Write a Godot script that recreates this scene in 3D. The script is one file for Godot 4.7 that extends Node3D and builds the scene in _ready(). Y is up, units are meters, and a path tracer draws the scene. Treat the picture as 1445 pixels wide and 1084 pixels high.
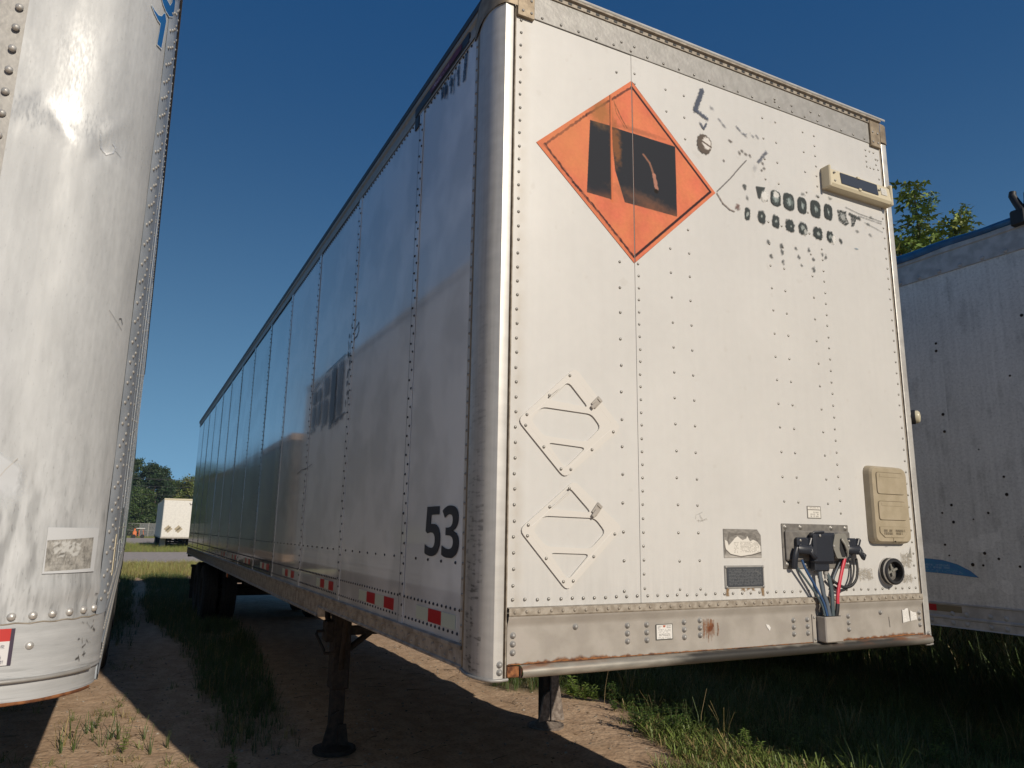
extends Node3D
# A yard of parked semi trailers on a sunny late afternoon: the white one in the middle, a silver one close on
# the left, a weathered one on the right, a small white one far behind. Metres, y up, the front face of the white
# trailer lies in the plane z = 0 and its body runs towards -z.

const GROUND := 0.0
const SIDE := -1.295          # left side of the white trailer
const BODY_LEN := 16.36
const SEAM0 := -1.072         # first seam on its left side
const PITCH := 1.272
const LX := -2.596            # right side of the silver trailer
const RX := 3.44              # left side of the weathered trailer
var rng := RandomNumberGenerator.new()
var relief := FastNoiseLite.new()
var M := {}
var rivet_mesh: ArrayMesh
var bolt_mesh: ArrayMesh

# ---------------------------------------------------------------- mesh building
class MB:
	var st := SurfaceTool.new()
	func _init():
		st.begin(Mesh.PRIMITIVE_TRIANGLES)
	func vert(p: Vector3, n: Vector3, uv: Vector2):
		st.set_normal(n)
		st.set_uv(uv)
		st.add_vertex(p)
	func tri3(a: Vector3, b: Vector3, c: Vector3, na: Vector3, nb: Vector3, nc: Vector3, ua: Vector2, ub: Vector2, uc: Vector2):
		if (b - a).cross(c - a).dot(na + nb + nc) > 0.0:
			vert(a, na, ua); vert(c, nc, uc); vert(b, nb, ub)
		else:
			vert(a, na, ua); vert(b, nb, ub); vert(c, nc, uc)
	func flat_uv(p: Vector3, n: Vector3) -> Vector2:
		var m := n.abs()
		if m.x >= m.y and m.x >= m.z:
			return Vector2(p.z, -p.y)
		if m.z >= m.y:
			return Vector2(p.x, -p.y)
		return Vector2(p.x, p.z)
	func tri(a: Vector3, b: Vector3, c: Vector3, n: Vector3):
		tri3(a, b, c, n, n, n, flat_uv(a, n), flat_uv(b, n), flat_uv(c, n))
	func quad(a: Vector3, b: Vector3, c: Vector3, d: Vector3, n: Vector3):
		tri(a, b, c, n)
		tri(a, c, d, n)
	func quad_out(a: Vector3, b: Vector3, c: Vector3, d: Vector3, away: Vector3):
		var n := (b - a).cross(c - a)
		if n.length() < 1e-12:
			n = (c - a).cross(d - a)
		n = n.normalized()
		if n.dot(away) < 0.0:
			n = -n
		quad(a, b, c, d, n)
	# a picture quad: a = upper left, b = upper right, c = lower right, d = lower left
	func picture(a: Vector3, b: Vector3, c: Vector3, d: Vector3, n: Vector3):
		tri3(a, b, c, n, n, n, Vector2(0, 0), Vector2(1, 0), Vector2(1, 1))
		tri3(a, c, d, n, n, n, Vector2(0, 0), Vector2(1, 1), Vector2(0, 1))
	func box(c: Vector3, s: Vector3, bev := 0.003, basis := Basis()):
		var h := s / 2.0
		var bv := minf(bev, minf(h.x, minf(h.y, h.z)) * 0.6)
		for ax in 3:
			var u := (ax + 1) % 3
			var v := (ax + 2) % 3
			for sg in [-1.0, 1.0]:
				var n := Vector3.ZERO
				n[ax] = sg
				var k: Array[Vector3] = []
				for w in [[-1, -1], [1, -1], [1, 1], [-1, 1]]:
					var p := Vector3.ZERO
					p[ax] = sg * h[ax]
					p[u] = w[0] * (h[u] - bv)
					p[v] = w[1] * (h[v] - bv)
					k.append(c + basis * p)
				quad(k[0], k[1], k[2], k[3], (basis * n).normalized())
				if bv > 0.0:
					for sv in [-1.0, 1.0]:
						# the chamfer between face (ax, sg) and face (u, sv)
						var n2 := Vector3.ZERO
						n2[ax] = sg
						n2[u] = sv
						var e: Array[Vector3] = []
						for w in [[0, -1], [0, 1], [1, 1], [1, -1]]:
							var p := Vector3.ZERO
							p[ax] = sg * (h[ax] - bv * w[0])
							p[u] = sv * (h[u] - bv * (1 - w[0]))
							p[v] = w[1] * (h[v] - bv)
							e.append(c + basis * p)
						quad(e[0], e[1], e[2], e[3], (basis * n2).normalized())
		if bv > 0.0:
			for sx in [-1.0, 1.0]:
				for sy in [-1.0, 1.0]:
					for sz in [-1.0, 1.0]:
						var q := Vector3(sx, sy, sz)
						tri(c + basis * (q * (h - Vector3(0, bv, bv))), c + basis * (q * (h - Vector3(bv, 0, bv))), c + basis * (q * (h - Vector3(bv, bv, 0))), (basis * q).normalized())
	# box between two corners
	func span(a: Vector3, b: Vector3, bev := 0.003):
		box((a + b) / 2.0, (b - a).abs(), bev)
	# polygon in the xy plane of xf, from local z0 to z1 (z1 is the face one sees)
	func prism(poly: PackedVector2Array, z0: float, z1: float, xf := Transform3D(), holes: Array = [], split := 0.0):
		var pieces: Array = [poly]
		if holes.size():
			pieces = []
			for side in [-1.0, 1.0]:
				var half := PackedVector2Array([Vector2(split, -50), Vector2(split + side * 50, -50), Vector2(split + side * 50, 50), Vector2(split, 50)])
				var left: Array = Geometry2D.intersect_polygons(poly, half)
				for h in holes:
					var nxt: Array = []
					for p in left:
						nxt.append_array(Geometry2D.clip_polygons(p, h))
					left = nxt
				pieces.append_array(left)
		var nz := (xf.basis * Vector3(0, 0, 1)).normalized()
		for p in pieces:
			var idx := Geometry2D.triangulate_polygon(p)
			for i in range(0, idx.size(), 3):
				var a: Vector2 = p[idx[i]]
				var b: Vector2 = p[idx[i + 1]]
				var c: Vector2 = p[idx[i + 2]]
				tri(xf * Vector3(a.x, a.y, z1), xf * Vector3(b.x, b.y, z1), xf * Vector3(c.x, c.y, z1), nz)
				tri(xf * Vector3(a.x, a.y, z0), xf * Vector3(b.x, b.y, z0), xf * Vector3(c.x, c.y, z0), -nz)
		var loops: Array = [poly]
		loops.append_array(holes)
		for k in loops.size():
			var lp: PackedVector2Array = loops[k]
			var turn := 1.0 if Geometry2D.is_polygon_clockwise(lp) else -1.0
			if k > 0:
				turn = -turn
			for i in lp.size():
				var a := lp[i]
				var b := lp[(i + 1) % lp.size()]
				if a.distance_to(b) < 1e-6:
					continue
				var d := (b - a).normalized()
				var n2 := Vector2(-d.y, d.x) * turn
				quad(xf * Vector3(a.x, a.y, z0), xf * Vector3(b.x, b.y, z0), xf * Vector3(b.x, b.y, z1), xf * Vector3(a.x, a.y, z1), (xf.basis * Vector3(n2.x, n2.y, 0)).normalized())
	func tube(pts: Array, r: float, n := 8, r1 := -1.0):
		var rr := r if r1 < 0.0 else r1
		var rings: Array = []
		var up := Vector3(0.37, 0.91, 0.18).normalized()
		for i in pts.size():
			var a: Vector3 = pts[maxi(i - 1, 0)]
			var b: Vector3 = pts[mini(i + 1, pts.size() - 1)]
			var d := (b - a).normalized()
			var x := up.cross(d)
			if x.length() < 0.05:
				x = Vector3(1, 0, 0.3).cross(d)
			x = x.normalized()
			up = d.cross(x).normalized()
			var rad := lerpf(r, rr, float(i) / maxf(1.0, pts.size() - 1))
			var ring: Array = []
			for k in n:
				var t := TAU * k / n
				var o := x * cos(t) + up * sin(t)
				ring.append([pts[i] + o * rad, o])
			rings.append(ring)
		for i in rings.size() - 1:
			for k in n:
				var a: Array = rings[i][k]
				var b: Array = rings[i][(k + 1) % n]
				var c: Array = rings[i + 1][(k + 1) % n]
				var d: Array = rings[i + 1][k]
				var u0 := Vector2(float(k) / n, i)
				tri3(a[0], b[0], c[0], a[1], b[1], c[1], u0, u0 + Vector2(1.0 / n, 0), u0 + Vector2(1.0 / n, 1))
				tri3(a[0], c[0], d[0], a[1], c[1], d[1], u0, u0 + Vector2(1.0 / n, 1), u0 + Vector2(0, 1))
		for e in [0, rings.size() - 1]:
			var out: Vector3 = (pts[0] - pts[1]).normalized() if e == 0 else (pts[-1] - pts[-2]).normalized()
			for k in n:
				tri(pts[e], rings[e][k][0], rings[e][(k + 1) % n][0], out)
	# profile of [radius, height along local z]
	func lathe(profile: Array, seg: int, xf := Transform3D(), smooth := false):
		var nrm: Array = []
		for i in profile.size() - 1:
			var d := Vector2(profile[i + 1][0] - profile[i][0], profile[i + 1][1] - profile[i][1]).normalized()
			nrm.append(Vector2(d.y, -d.x))
		for i in profile.size() - 1:
			var na: Vector2 = nrm[i]
			var nb: Vector2 = nrm[i]
			if smooth:
				na = (nrm[i] + nrm[maxi(i - 1, 0)]).normalized()
				nb = (nrm[i] + nrm[mini(i + 1, nrm.size() - 1)]).normalized()
			for k in seg:
				var p: Array = []
				for w in [[0, 0], [0, 1], [1, 1], [1, 0]]:
					var t: float = TAU * (k + w[1]) / seg
					var pr: Array = profile[i + w[0]]
					var nn := na if w[0] == 0 else nb
					var dir := Vector3(cos(t), sin(t), 0)
					p.append([xf * (dir * pr[0] + Vector3(0, 0, pr[1])), (xf.basis * (dir * nn.x + Vector3(0, 0, nn.y))).normalized(), Vector2(float(k + w[1]) / seg, float(i + w[0]) / profile.size())])
				if profile[i][0] > 1e-5:
					tri3(p[0][0], p[1][0], p[2][0], p[0][1], p[1][1], p[2][1], p[0][2], p[1][2], p[2][2])
				if profile[i + 1][0] > 1e-5:
					tri3(p[0][0], p[2][0], p[3][0], p[0][1], p[2][1], p[3][1], p[0][2], p[2][2], p[3][2])
	# grid of points with smooth normals; rows of equal length, uv given per point
	func grid(rows: Array, uvs: Array, away: Callable):
		var nr := rows.size()
		var nc: int = rows[0].size()
		var ns: Array = []
		for i in nr:
			var line: Array = []
			for j in nc:
				var du: Vector3 = rows[i][mini(j + 1, nc - 1)] - rows[i][maxi(j - 1, 0)]
				var dv: Vector3 = rows[mini(i + 1, nr - 1)][j] - rows[maxi(i - 1, 0)][j]
				var n := du.cross(dv).normalized()
				if n.dot(away.call(rows[i][j])) < 0.0:
					n = -n
				line.append(n)
			ns.append(line)
		for i in nr - 1:
			for j in nc - 1:
				tri3(rows[i][j], rows[i][j + 1], rows[i + 1][j + 1], ns[i][j], ns[i][j + 1], ns[i + 1][j + 1], uvs[i][j], uvs[i][j + 1], uvs[i + 1][j + 1])
				tri3(rows[i][j], rows[i + 1][j + 1], rows[i + 1][j], ns[i][j], ns[i + 1][j + 1], ns[i + 1][j], uvs[i][j], uvs[i + 1][j + 1], uvs[i + 1][j])
	# a profile in (a, b) swept straight; at(a, b, s) gives the point
	func sweep(profile: Array, at: Callable, s0: float, s1: float, away: Vector3, smooth := true, uvf = null):
		var rows: Array = []
		var uvs: Array = []
		if smooth:
			for s in [s0, s1]:
				var r: Array = []
				var u: Array = []
				var run := 0.0
				for i in profile.size():
					if i:
						run += Vector2(profile[i][0] - profile[i - 1][0], profile[i][1] - profile[i - 1][1]).length()
					r.append(at.call(profile[i][0], profile[i][1], s))
					u.append(uvf.call(run, s) if uvf != null else Vector2(run, -s))
				rows.append(r)
				uvs.append(u)
			grid(rows, uvs, func(_p): return away)
		else:
			for i in profile.size() - 1:
				quad_out(at.call(profile[i][0], profile[i][1], s0), at.call(profile[i + 1][0], profile[i + 1][1], s0), at.call(profile[i + 1][0], profile[i + 1][1], s1), at.call(profile[i][0], profile[i][1], s1), away)
	func done() -> ArrayMesh:
		return st.commit()

# ---------------------------------------------------------------- nodes
var taken := {}
func numbered(called: String) -> String:
	var n: int = taken.get(called, 0)
	taken[called] = n + 1
	return called if n == 0 else "%s_%03d" % [called, n]
func thing(called: String, label: String, category: String, at := Vector3.ZERO, group := "") -> Node3D:
	var o := Node3D.new()
	o.name = numbered(called)
	add_child(o)
	o.position = at
	tag(o, label, category, group)
	return o
func tag(o: Node, label: String, category: String, group := ""):
	o.set_meta("label", label)
	o.set_meta("category", category)
	if group != "":
		o.set_meta("group", group)
func part(called: String, mesh: Mesh, mat: Material, parent: Node, at := Vector3.ZERO) -> MeshInstance3D:
	var o := MeshInstance3D.new()
	o.name = called
	o.mesh = mesh
	o.material_override = mat
	o.position = at
	parent.add_child(o, true)
	return o
func built(called: String, mb: MB, mat: Material, parent: Node) -> MeshInstance3D:
	return part(called, mb.done(), mat, parent)
func structure(called: String, mb: MB, mat: Material) -> MeshInstance3D:
	var o := built(numbered(called), mb, mat, self)
	o.set_meta("kind", "structure")
	return o
func many(called: String, mesh: Mesh, mat: Material, places: Array, parent: Node, tints: Array = []) -> MultiMeshInstance3D:
	var mm := MultiMesh.new()
	mm.transform_format = MultiMesh.TRANSFORM_3D
	mm.use_colors = tints.size() > 0
	mm.mesh = mesh
	mm.instance_count = places.size()
	for i in places.size():
		mm.set_instance_transform(i, places[i])
		if tints.size():
			mm.set_instance_color(i, tints[i])
	var o := MultiMeshInstance3D.new()
	o.name = called
	o.multimesh = mm
	o.material_override = mat
	o.set_meta("kind", "stuff")
	parent.add_child(o, true)
	return o

# ---------------------------------------------------------------- materials
func lin(r: float, g: float, b: float) -> Color:
	return Color(r, g, b).linear_to_srgb()
func noise(freq: float, seed_: int, oct := 4, kind := FastNoiseLite.TYPE_SIMPLEX_SMOOTH) -> FastNoiseLite:
	var n := FastNoiseLite.new()
	n.seed = seed_
	n.frequency = freq
	n.fractal_octaves = oct
	n.noise_type = kind
	return n
func noise_tex(freq: float, seed_: int, cols: Array, offs: Array, size := 512, oct := 5) -> NoiseTexture2D:
	var t := NoiseTexture2D.new()
	t.width = size
	t.height = size
	t.seamless = true
	t.noise = noise(freq, seed_, oct)
	var g := Gradient.new()
	g.offsets = PackedFloat32Array(offs)
	g.colors = PackedColorArray(cols)
	t.color_ramp = g
	return t
func bump_tex(freq: float, seed_: int, strength: float, size := 512, oct := 4) -> NoiseTexture2D:
	var t := NoiseTexture2D.new()
	t.width = size
	t.height = size
	t.seamless = true
	t.noise = noise(freq, seed_, oct)
	t.as_normal_map = true
	t.bump_strength = strength
	return t
func grey(v: float) -> Color:
	return Color(v, v, v)
# a material whose colour varies between two real-world (linear) colours
func mat(a: Color, b: Color, rough := 0.6, metal := 0.0, scale := 1.0, freq := 0.012, seed_ := 1, bump := 0.0, spread := 0.22) -> StandardMaterial3D:
	var m := StandardMaterial3D.new()
	m.albedo_texture = noise_tex(freq, seed_, [a, b], [0.5 - spread, 0.5 + spread])
	m.uv1_triplanar = true
	m.uv1_world_triplanar = true
	m.uv1_scale = Vector3.ONE * scale
	m.roughness = rough
	m.metallic = metal
	if bump > 0.0:
		m.normal_enabled = true
		m.normal_texture = bump_tex(freq * 3.0, seed_ + 7, 6.0)
		m.normal_scale = bump
	return m
func plain(c: Color, rough := 0.6, metal := 0.0) -> StandardMaterial3D:
	var m := StandardMaterial3D.new()
	m.albedo_color = c
	m.roughness = rough
	m.metallic = metal
	return m
func printed(im: Image, rough := 0.5, alpha := true, metal := 0.0) -> StandardMaterial3D:
	var m := StandardMaterial3D.new()
	m.albedo_texture = ImageTexture.create_from_image(im)
	m.roughness = rough
	m.metallic = metal
	m.texture_repeat = false
	if alpha:
		m.transparency = BaseMaterial3D.TRANSPARENCY_ALPHA
	return m

# ---------------------------------------------------------------- drawing of flat print
func sheet(w: int, h: int, c := Color(0, 0, 0, 0)) -> Image:
	var im := Image.create(w, h, false, Image.FORMAT_RGBA8)
	im.fill(c)
	return im
func dab(im: Image, x: int, y: int, c: Color, a: float):
	if x < 0 or y < 0 or x >= im.get_width() or y >= im.get_height() or a <= 0.0:
		return
	var o := im.get_pixel(x, y)
	var al := a * c.a
	if o.a < 0.01:
		im.set_pixel(x, y, Color(c.r, c.g, c.b, al))
	else:
		var k := al / maxf(0.001, al + o.a * (1.0 - al))
		im.set_pixel(x, y, Color(lerpf(o.r, c.r, k), lerpf(o.g, c.g, k), lerpf(o.b, c.b, k), al + o.a * (1.0 - al)))
func blob(im: Image, c: Vector2, r: Vector2, col: Color, soft := 0.3, power := 2.0, rot := 0.0, rough := 0.0, hollow := 0.0):
	var reach := int(maxf(r.x, r.y) * 1.6) + 2
	for y in range(int(c.y) - reach, int(c.y) + reach):
		for x in range(int(c.x) - reach, int(c.x) + reach):
			var d := (Vector2(x, y) - c).rotated(-rot)
			var q := pow(pow(absf(d.x) / r.x, power) + pow(absf(d.y) / r.y, power), 1.0 / power)
			if rough > 0.0:
				q += relief.get_noise_2d(x * 3.1 + c.x * 7.0, y * 3.1 + c.y * 3.0) * rough
			var a := clampf((1.0 + soft * 0.5 - q) / maxf(soft, 0.01), 0.0, 1.0)
			if hollow > 0.0:
				a *= clampf((q - hollow) / maxf(soft, 0.01), 0.0, 1.0)
			dab(im, x, y, col, a)
func stroke(im: Image, pts: Array, w: float, col: Color, soft := 1.0, ragged := 0.0):
	for i in pts.size() - 1:
		var a: Vector2 = pts[i]
		var b: Vector2 = pts[i + 1]
		var lo := Vector2(minf(a.x, b.x), minf(a.y, b.y)) - Vector2.ONE * (w + 2)
		var hi := Vector2(maxf(a.x, b.x), maxf(a.y, b.y)) + Vector2.ONE * (w + 2)
		for y in range(int(lo.y), int(hi.y) + 1):
			for x in range(int(lo.x), int(hi.x) + 1):
				var p := Vector2(x, y)
				var q := Geometry2D.get_closest_point_to_segment(p, a, b)
				var ww := w * 0.5
				if ragged > 0.0:
					ww *= 1.0 + ragged * relief.get_noise_2d(x * 4.0, y * 4.0)
				dab(im, x, y, col, clampf((ww - p.distance_to(q)) / soft + 0.5, 0.0, 1.0))
func fill_poly(im: Image, poly: PackedVector2Array, shade: Callable):
	var lo := poly[0]
	var hi := poly[0]
	for p in poly:
		lo = Vector2(minf(lo.x, p.x), minf(lo.y, p.y))
		hi = Vector2(maxf(hi.x, p.x), maxf(hi.y, p.y))
	for y in range(maxi(0, int(lo.y)), mini(im.get_height(), int(hi.y) + 2)):
		for x in range(maxi(0, int(lo.x)), mini(im.get_width(), int(hi.x) + 2)):
			var a := 0.0
			for s in [Vector2(0.25, 0.25), Vector2(0.75, 0.25), Vector2(0.25, 0.75), Vector2(0.75, 0.75)]:
				if Geometry2D.is_point_in_polygon(Vector2(x, y) + s, poly):
					a += 0.25
			if a > 0.0:
				dab(im, x, y, shade.call(x, y), a)
# rows of small print too worn to be read
func small_print(im: Image, x0: int, y0: int, x1: int, y1: int, step: int, col: Color, fullness := 0.75):
	var y := y0
	while y < y1:
		var x := x0
		while x < x1:
			var run := rng.randi_range(2, 7)
			if rng.randf() < fullness:
				for k in run:
					for j in maxi(1, step - 2):
						if x + k < x1 and rng.randf() < 0.72:
							dab(im, x + k, y + j, col, rng.randf_range(0.35, 0.95))
			x += run + 1
		y += step

# ---------------------------------------------------------------- the scene
func _ready():
	rng.seed = 53
	relief.seed = 11
	relief.frequency = 0.02
	relief.fractal_octaves = 4
	var cam := Camera3D.new()
	cam.name = "camera"
	cam.position = Vector3(-2.549, 1.694, 2.606)
	cam.basis = Basis.from_euler(Vector3(0.1995, -0.4707, 0.0158))
	cam.fov = 55.36
	cam.near = 0.05
	cam.far = 2000.0
	add_child(cam)
	cam.current = true
	var sky_mat := ProceduralSkyMaterial.new()
	sky_mat.sky_top_color = Color(0.105, 0.275, 0.462)
	sky_mat.sky_horizon_color = Color(0.505, 0.70, 0.835)
	sky_mat.sky_curve = 0.16
	sky_mat.ground_bottom_color = lin(0.16, 0.13, 0.09)
	sky_mat.ground_horizon_color = lin(0.20, 0.20, 0.17)
	sky_mat.sun_angle_max = 30.0
	sky_mat.sun_curve = 0.15
	var sky := Sky.new()
	sky.sky_material = sky_mat
	var env := Environment.new()
	env.background_mode = Environment.BG_SKY
	env.sky = sky
	env.tonemap_mode = Environment.TONE_MAPPER_LINEAR
	env.tonemap_exposure = 1.0
	env.ambient_light_source = Environment.AMBIENT_SOURCE_SKY
	env.sdfgi_enabled = true
	env.ssao_enabled = true
	env.ssil_enabled = true
	env.fog_enabled = true
	env.fog_density = 0.0003
	env.fog_light_color = Color(0.62, 0.72, 0.84)
	var we := WorldEnvironment.new()
	we.name = "environment"
	we.environment = env
	add_child(we)
	var sun := DirectionalLight3D.new()
	sun.name = "sun"
	sun.light_energy = 1.2
	sun.light_color = Color(1.0, 0.955, 0.885)
	sun.light_angular_distance = 0.5
	sun.shadow_enabled = true
	sun.basis = Basis.looking_at(Vector3(-0.345, -1.0, -1.92).normalized(), Vector3.UP)
	add_child(sun)

	make_materials()
	make_rivets()
	lay_ground()
	white_trailer()
	silver_trailer()
	weathered_trailer()
	green_trailer()
	far_trailer()
	far_fence()
	far_trees()
	maple()
	cart()
	power_line()
	grow_grass()
	weeds()

func make_materials():
	M.dirt = mat(lin(0.48, 0.325, 0.208), lin(0.61, 0.43, 0.285), 0.95, 0.0, 0.55, 0.014, 3, 0.4)
	M.dirt.vertex_color_use_as_albedo = true
	M.dirt.detail_enabled = true
	M.dirt.detail_uv_layer = BaseMaterial3D.DETAIL_UV_1
	M.dirt.detail_blend_mode = BaseMaterial3D.BLEND_MODE_MUL
	M.dirt.detail_albedo = noise_tex(0.09, 31, [grey(0.86), Color.WHITE, grey(0.95)], [0.30, 0.55, 0.8], 512, 3)
	M.asphalt = mat(lin(0.36, 0.305, 0.265), lin(0.46, 0.395, 0.345), 0.9, 0.0, 0.3, 0.02, 5, 0.3)
	M.steel = mat(lin(0.35, 0.318, 0.28), lin(0.42, 0.386, 0.343), 0.52, 0.15, 0.8, 0.012, 8, 0.05)
	M.trim = mat(lin(0.25, 0.21, 0.165), lin(0.38, 0.335, 0.275), 0.6, 0.1, 2.2, 0.02, 9, 0.1)
	M.alu = mat(lin(0.50, 0.48, 0.45), lin(0.64, 0.62, 0.58), 0.45, 0.5, 0.9, 0.014, 12, 0.06)
	M.alu_dull = mat(lin(0.30, 0.288, 0.27), lin(0.35, 0.338, 0.318), 0.5, 0.2, 0.8, 0.03, 13, 0.05)
	M.cap = mat(lin(0.22, 0.17, 0.115), lin(0.33, 0.265, 0.185), 0.55, 0.35, 1.6, 0.015, 15, 0.1)
	M.rail_side = mat(lin(0.23, 0.205, 0.18), lin(0.40, 0.37, 0.335), 0.5, 0.25, 1.1, 0.015, 16, 0.08)
	M.dark_rail = plain(lin(0.035, 0.04, 0.05), 0.5, 0.2)
	M.rust = mat(lin(0.10, 0.035, 0.014), lin(0.30, 0.12, 0.045), 0.9, 0.0, 2.5, 0.02, 17, 0.4)
	M.rivet = plain(lin(0.30, 0.285, 0.26), 0.4, 0.5)
	M.rivet_white = plain(lin(0.46, 0.44, 0.41), 0.45, 0.1)
	M.black = plain(lin(0.018, 0.018, 0.02), 0.55)
	M.rubber = mat(lin(0.014, 0.014, 0.014), lin(0.035, 0.033, 0.03), 0.85, 0.0, 2.0, 0.02, 19, 0.2)
	M.under = mat(lin(0.02, 0.017, 0.015), lin(0.05, 0.04, 0.033), 0.8, 0.1, 0.8, 0.014, 20)
	M.leg = mat(lin(0.02, 0.015, 0.012), lin(0.05, 0.035, 0.026), 0.75, 0.1, 1.6, 0.02, 21, 0.2)
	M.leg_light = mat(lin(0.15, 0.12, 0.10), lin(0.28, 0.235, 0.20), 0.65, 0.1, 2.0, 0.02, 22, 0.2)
	# white paint of the left side: glossy enough to mirror what stands beside it
	M.side = plain(lin(0.83, 0.845, 0.85), 0.13, 0.0)
	M.side.clearcoat_enabled = true
	M.side.clearcoat = 1.0
	M.side.clearcoat_roughness = 0.05
	M.side.normal_enabled = true
	M.side.normal_texture = bump_tex(0.004, 44, 1.4, 512, 2)
	M.side.normal_scale = 0.35
	M.side.uv1_triplanar = true
	M.side.uv1_world_triplanar = true
	M.side.uv1_scale = Vector3.ONE * 0.45
	M.side.albedo_texture = noise_tex(0.006, 45, [grey(0.90), Color.WHITE], [0.3, 0.65], 512, 4)
	# the older sheets further back: bare polished metal
	M.side_bare = M.side.duplicate()
	M.side_bare.albedo_color = lin(0.60, 0.61, 0.61)
	M.side_bare.metallic = 0.82
	M.side_bare.roughness = 0.15
	M.side_bare.clearcoat = 0.3
	M.side_worn = M.side.duplicate()
	M.side_worn.albedo_color = lin(0.62, 0.63, 0.63)
	M.side_worn.metallic = 0.45
	M.white_paint = mat(lin(0.66, 0.63, 0.585), lin(0.72, 0.69, 0.64), 0.4, 0.0, 0.8, 0.01, 25)
	M.holder = plain(lin(0.63, 0.60, 0.555), 0.4)
	M.cream = plain(lin(0.60, 0.53, 0.38), 0.5)
	M.tan = mat(lin(0.36, 0.30, 0.205), lin(0.40, 0.335, 0.235), 0.5, 0.0, 1.5, 0.015, 27)
	M.tan_dark = plain(lin(0.16, 0.125, 0.08), 0.6)
	M.glass_dark = plain(lin(0.02, 0.024, 0.035), 0.14)
	M.glass_dark.clearcoat_enabled = true
	M.grey_plastic = mat(lin(0.14, 0.13, 0.118), lin(0.20, 0.185, 0.165), 0.55, 0.0, 2.0, 0.02, 29)
	M.lid = plain(lin(0.25, 0.24, 0.21), 0.5, 0.2)
	M.black_box = plain(lin(0.022, 0.025, 0.034), 0.4)
	M.blue_hose = plain(lin(0.025, 0.07, 0.17), 0.5)
	M.grey_hose = plain(lin(0.10, 0.12, 0.145), 0.5)
	M.slate_hose = plain(lin(0.065, 0.09, 0.10), 0.5)
	M.red_hose = plain(lin(0.55, 0.035, 0.06), 0.45)
	M.tape_red = plain(lin(0.42, 0.012, 0.018), 0.3)
	M.tape_white = plain(lin(0.50, 0.56, 0.48), 0.35)
	M.digit = plain(lin(0.009, 0.011, 0.022), 0.4)
	M.lens = plain(lin(0.55, 0.50, 0.36), 0.3)
	M.silver_side = mat(lin(0.36, 0.40, 0.44), lin(0.46, 0.50, 0.545), 0.65, 0.2, 0.9, 0.012, 51, 0.05)
	M.green_side = mat(lin(0.020, 0.035, 0.024), lin(0.045, 0.065, 0.045), 0.5, 0.0, 0.6, 0.012, 57)
	M.brown_rail = mat(lin(0.16, 0.10, 0.06), lin(0.24, 0.16, 0.10), 0.6, 0.0, 1.0, 0.014, 58)
	M.old_rail = mat(lin(0.36, 0.36, 0.36), lin(0.48, 0.48, 0.48), 0.5, 0.2, 1.0, 0.014, 52, 0.08)
	M.blue_trim = mat(lin(0.012, 0.075, 0.19), lin(0.025, 0.13, 0.28), 0.35, 0.0, 1.2, 0.01, 53)
	M.faded_tape = plain(lin(0.20, 0.17, 0.11), 0.4)
	M.slat = plain(lin(0.17, 0.18, 0.19), 0.6)
	M.orange_paint = plain(lin(0.62, 0.16, 0.045), 0.5)
	M.wire = plain(lin(0.05, 0.05, 0.05), 0.6)
	M.bark = mat(lin(0.06, 0.045, 0.032), lin(0.14, 0.11, 0.085), 0.9, 0.0, 1.5, 0.02, 54, 0.5)
	M.leaf = plain(Color.WHITE, 0.55)
	M.leaf.vertex_color_use_as_albedo = true
	M.leaf.backlight_enabled = true
	M.leaf.backlight = Color(0.35, 0.35, 0.2)
	M.weed_green = plain(lin(0.060, 0.115, 0.022), 0.5)
	M.weed_pale = plain(lin(0.15, 0.22, 0.045), 0.5)
	for k in [M.weed_green, M.weed_pale]:
		k.backlight_enabled = true
		k.backlight = Color(0.3, 0.35, 0.1)
	M.stem = plain(lin(0.10, 0.11, 0.04), 0.6)
	M.straw = plain(lin(0.36, 0.27, 0.14), 0.7)
	M.amber = plain(lin(0.55, 0.14, 0.02), 0.3)

func make_rivets():
	var mb := MB.new()
	mb.lathe([[0.0070, 0.0], [0.0064, 0.003], [0.0042, 0.005], [0.0, 0.0058]], 8, Transform3D(), true)
	rivet_mesh = mb.done()
	mb = MB.new()
	mb.lathe([[0.013, 0.0], [0.0125, 0.003], [0.009, 0.0035], [0.0085, 0.008], [0.0045, 0.0115], [0.0, 0.012]], 10, Transform3D(), true)
	bolt_mesh = mb.done()

func height(x: float, z: float) -> float:
	var near := clampf(1.0 - Vector2(x, z + 8).length() / 60.0, 0.0, 1.0)
	var rut := -0.022 * (exp(-pow((x + 2.15 + 0.05 * sin(z)) / 0.13, 2)) + exp(-pow((x - 0.95 + 0.05 * sin(z * 0.8)) / 0.13, 2))) * (0.7 + relief.get_noise_2d(x * 30.0, z * 90.0))
	return near * (rut + relief.get_noise_2d(x * 18.0, z * 18.0) * 0.028 + relief.get_noise_2d(x * 70.0 + 300, z * 70.0) * 0.012)

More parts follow.
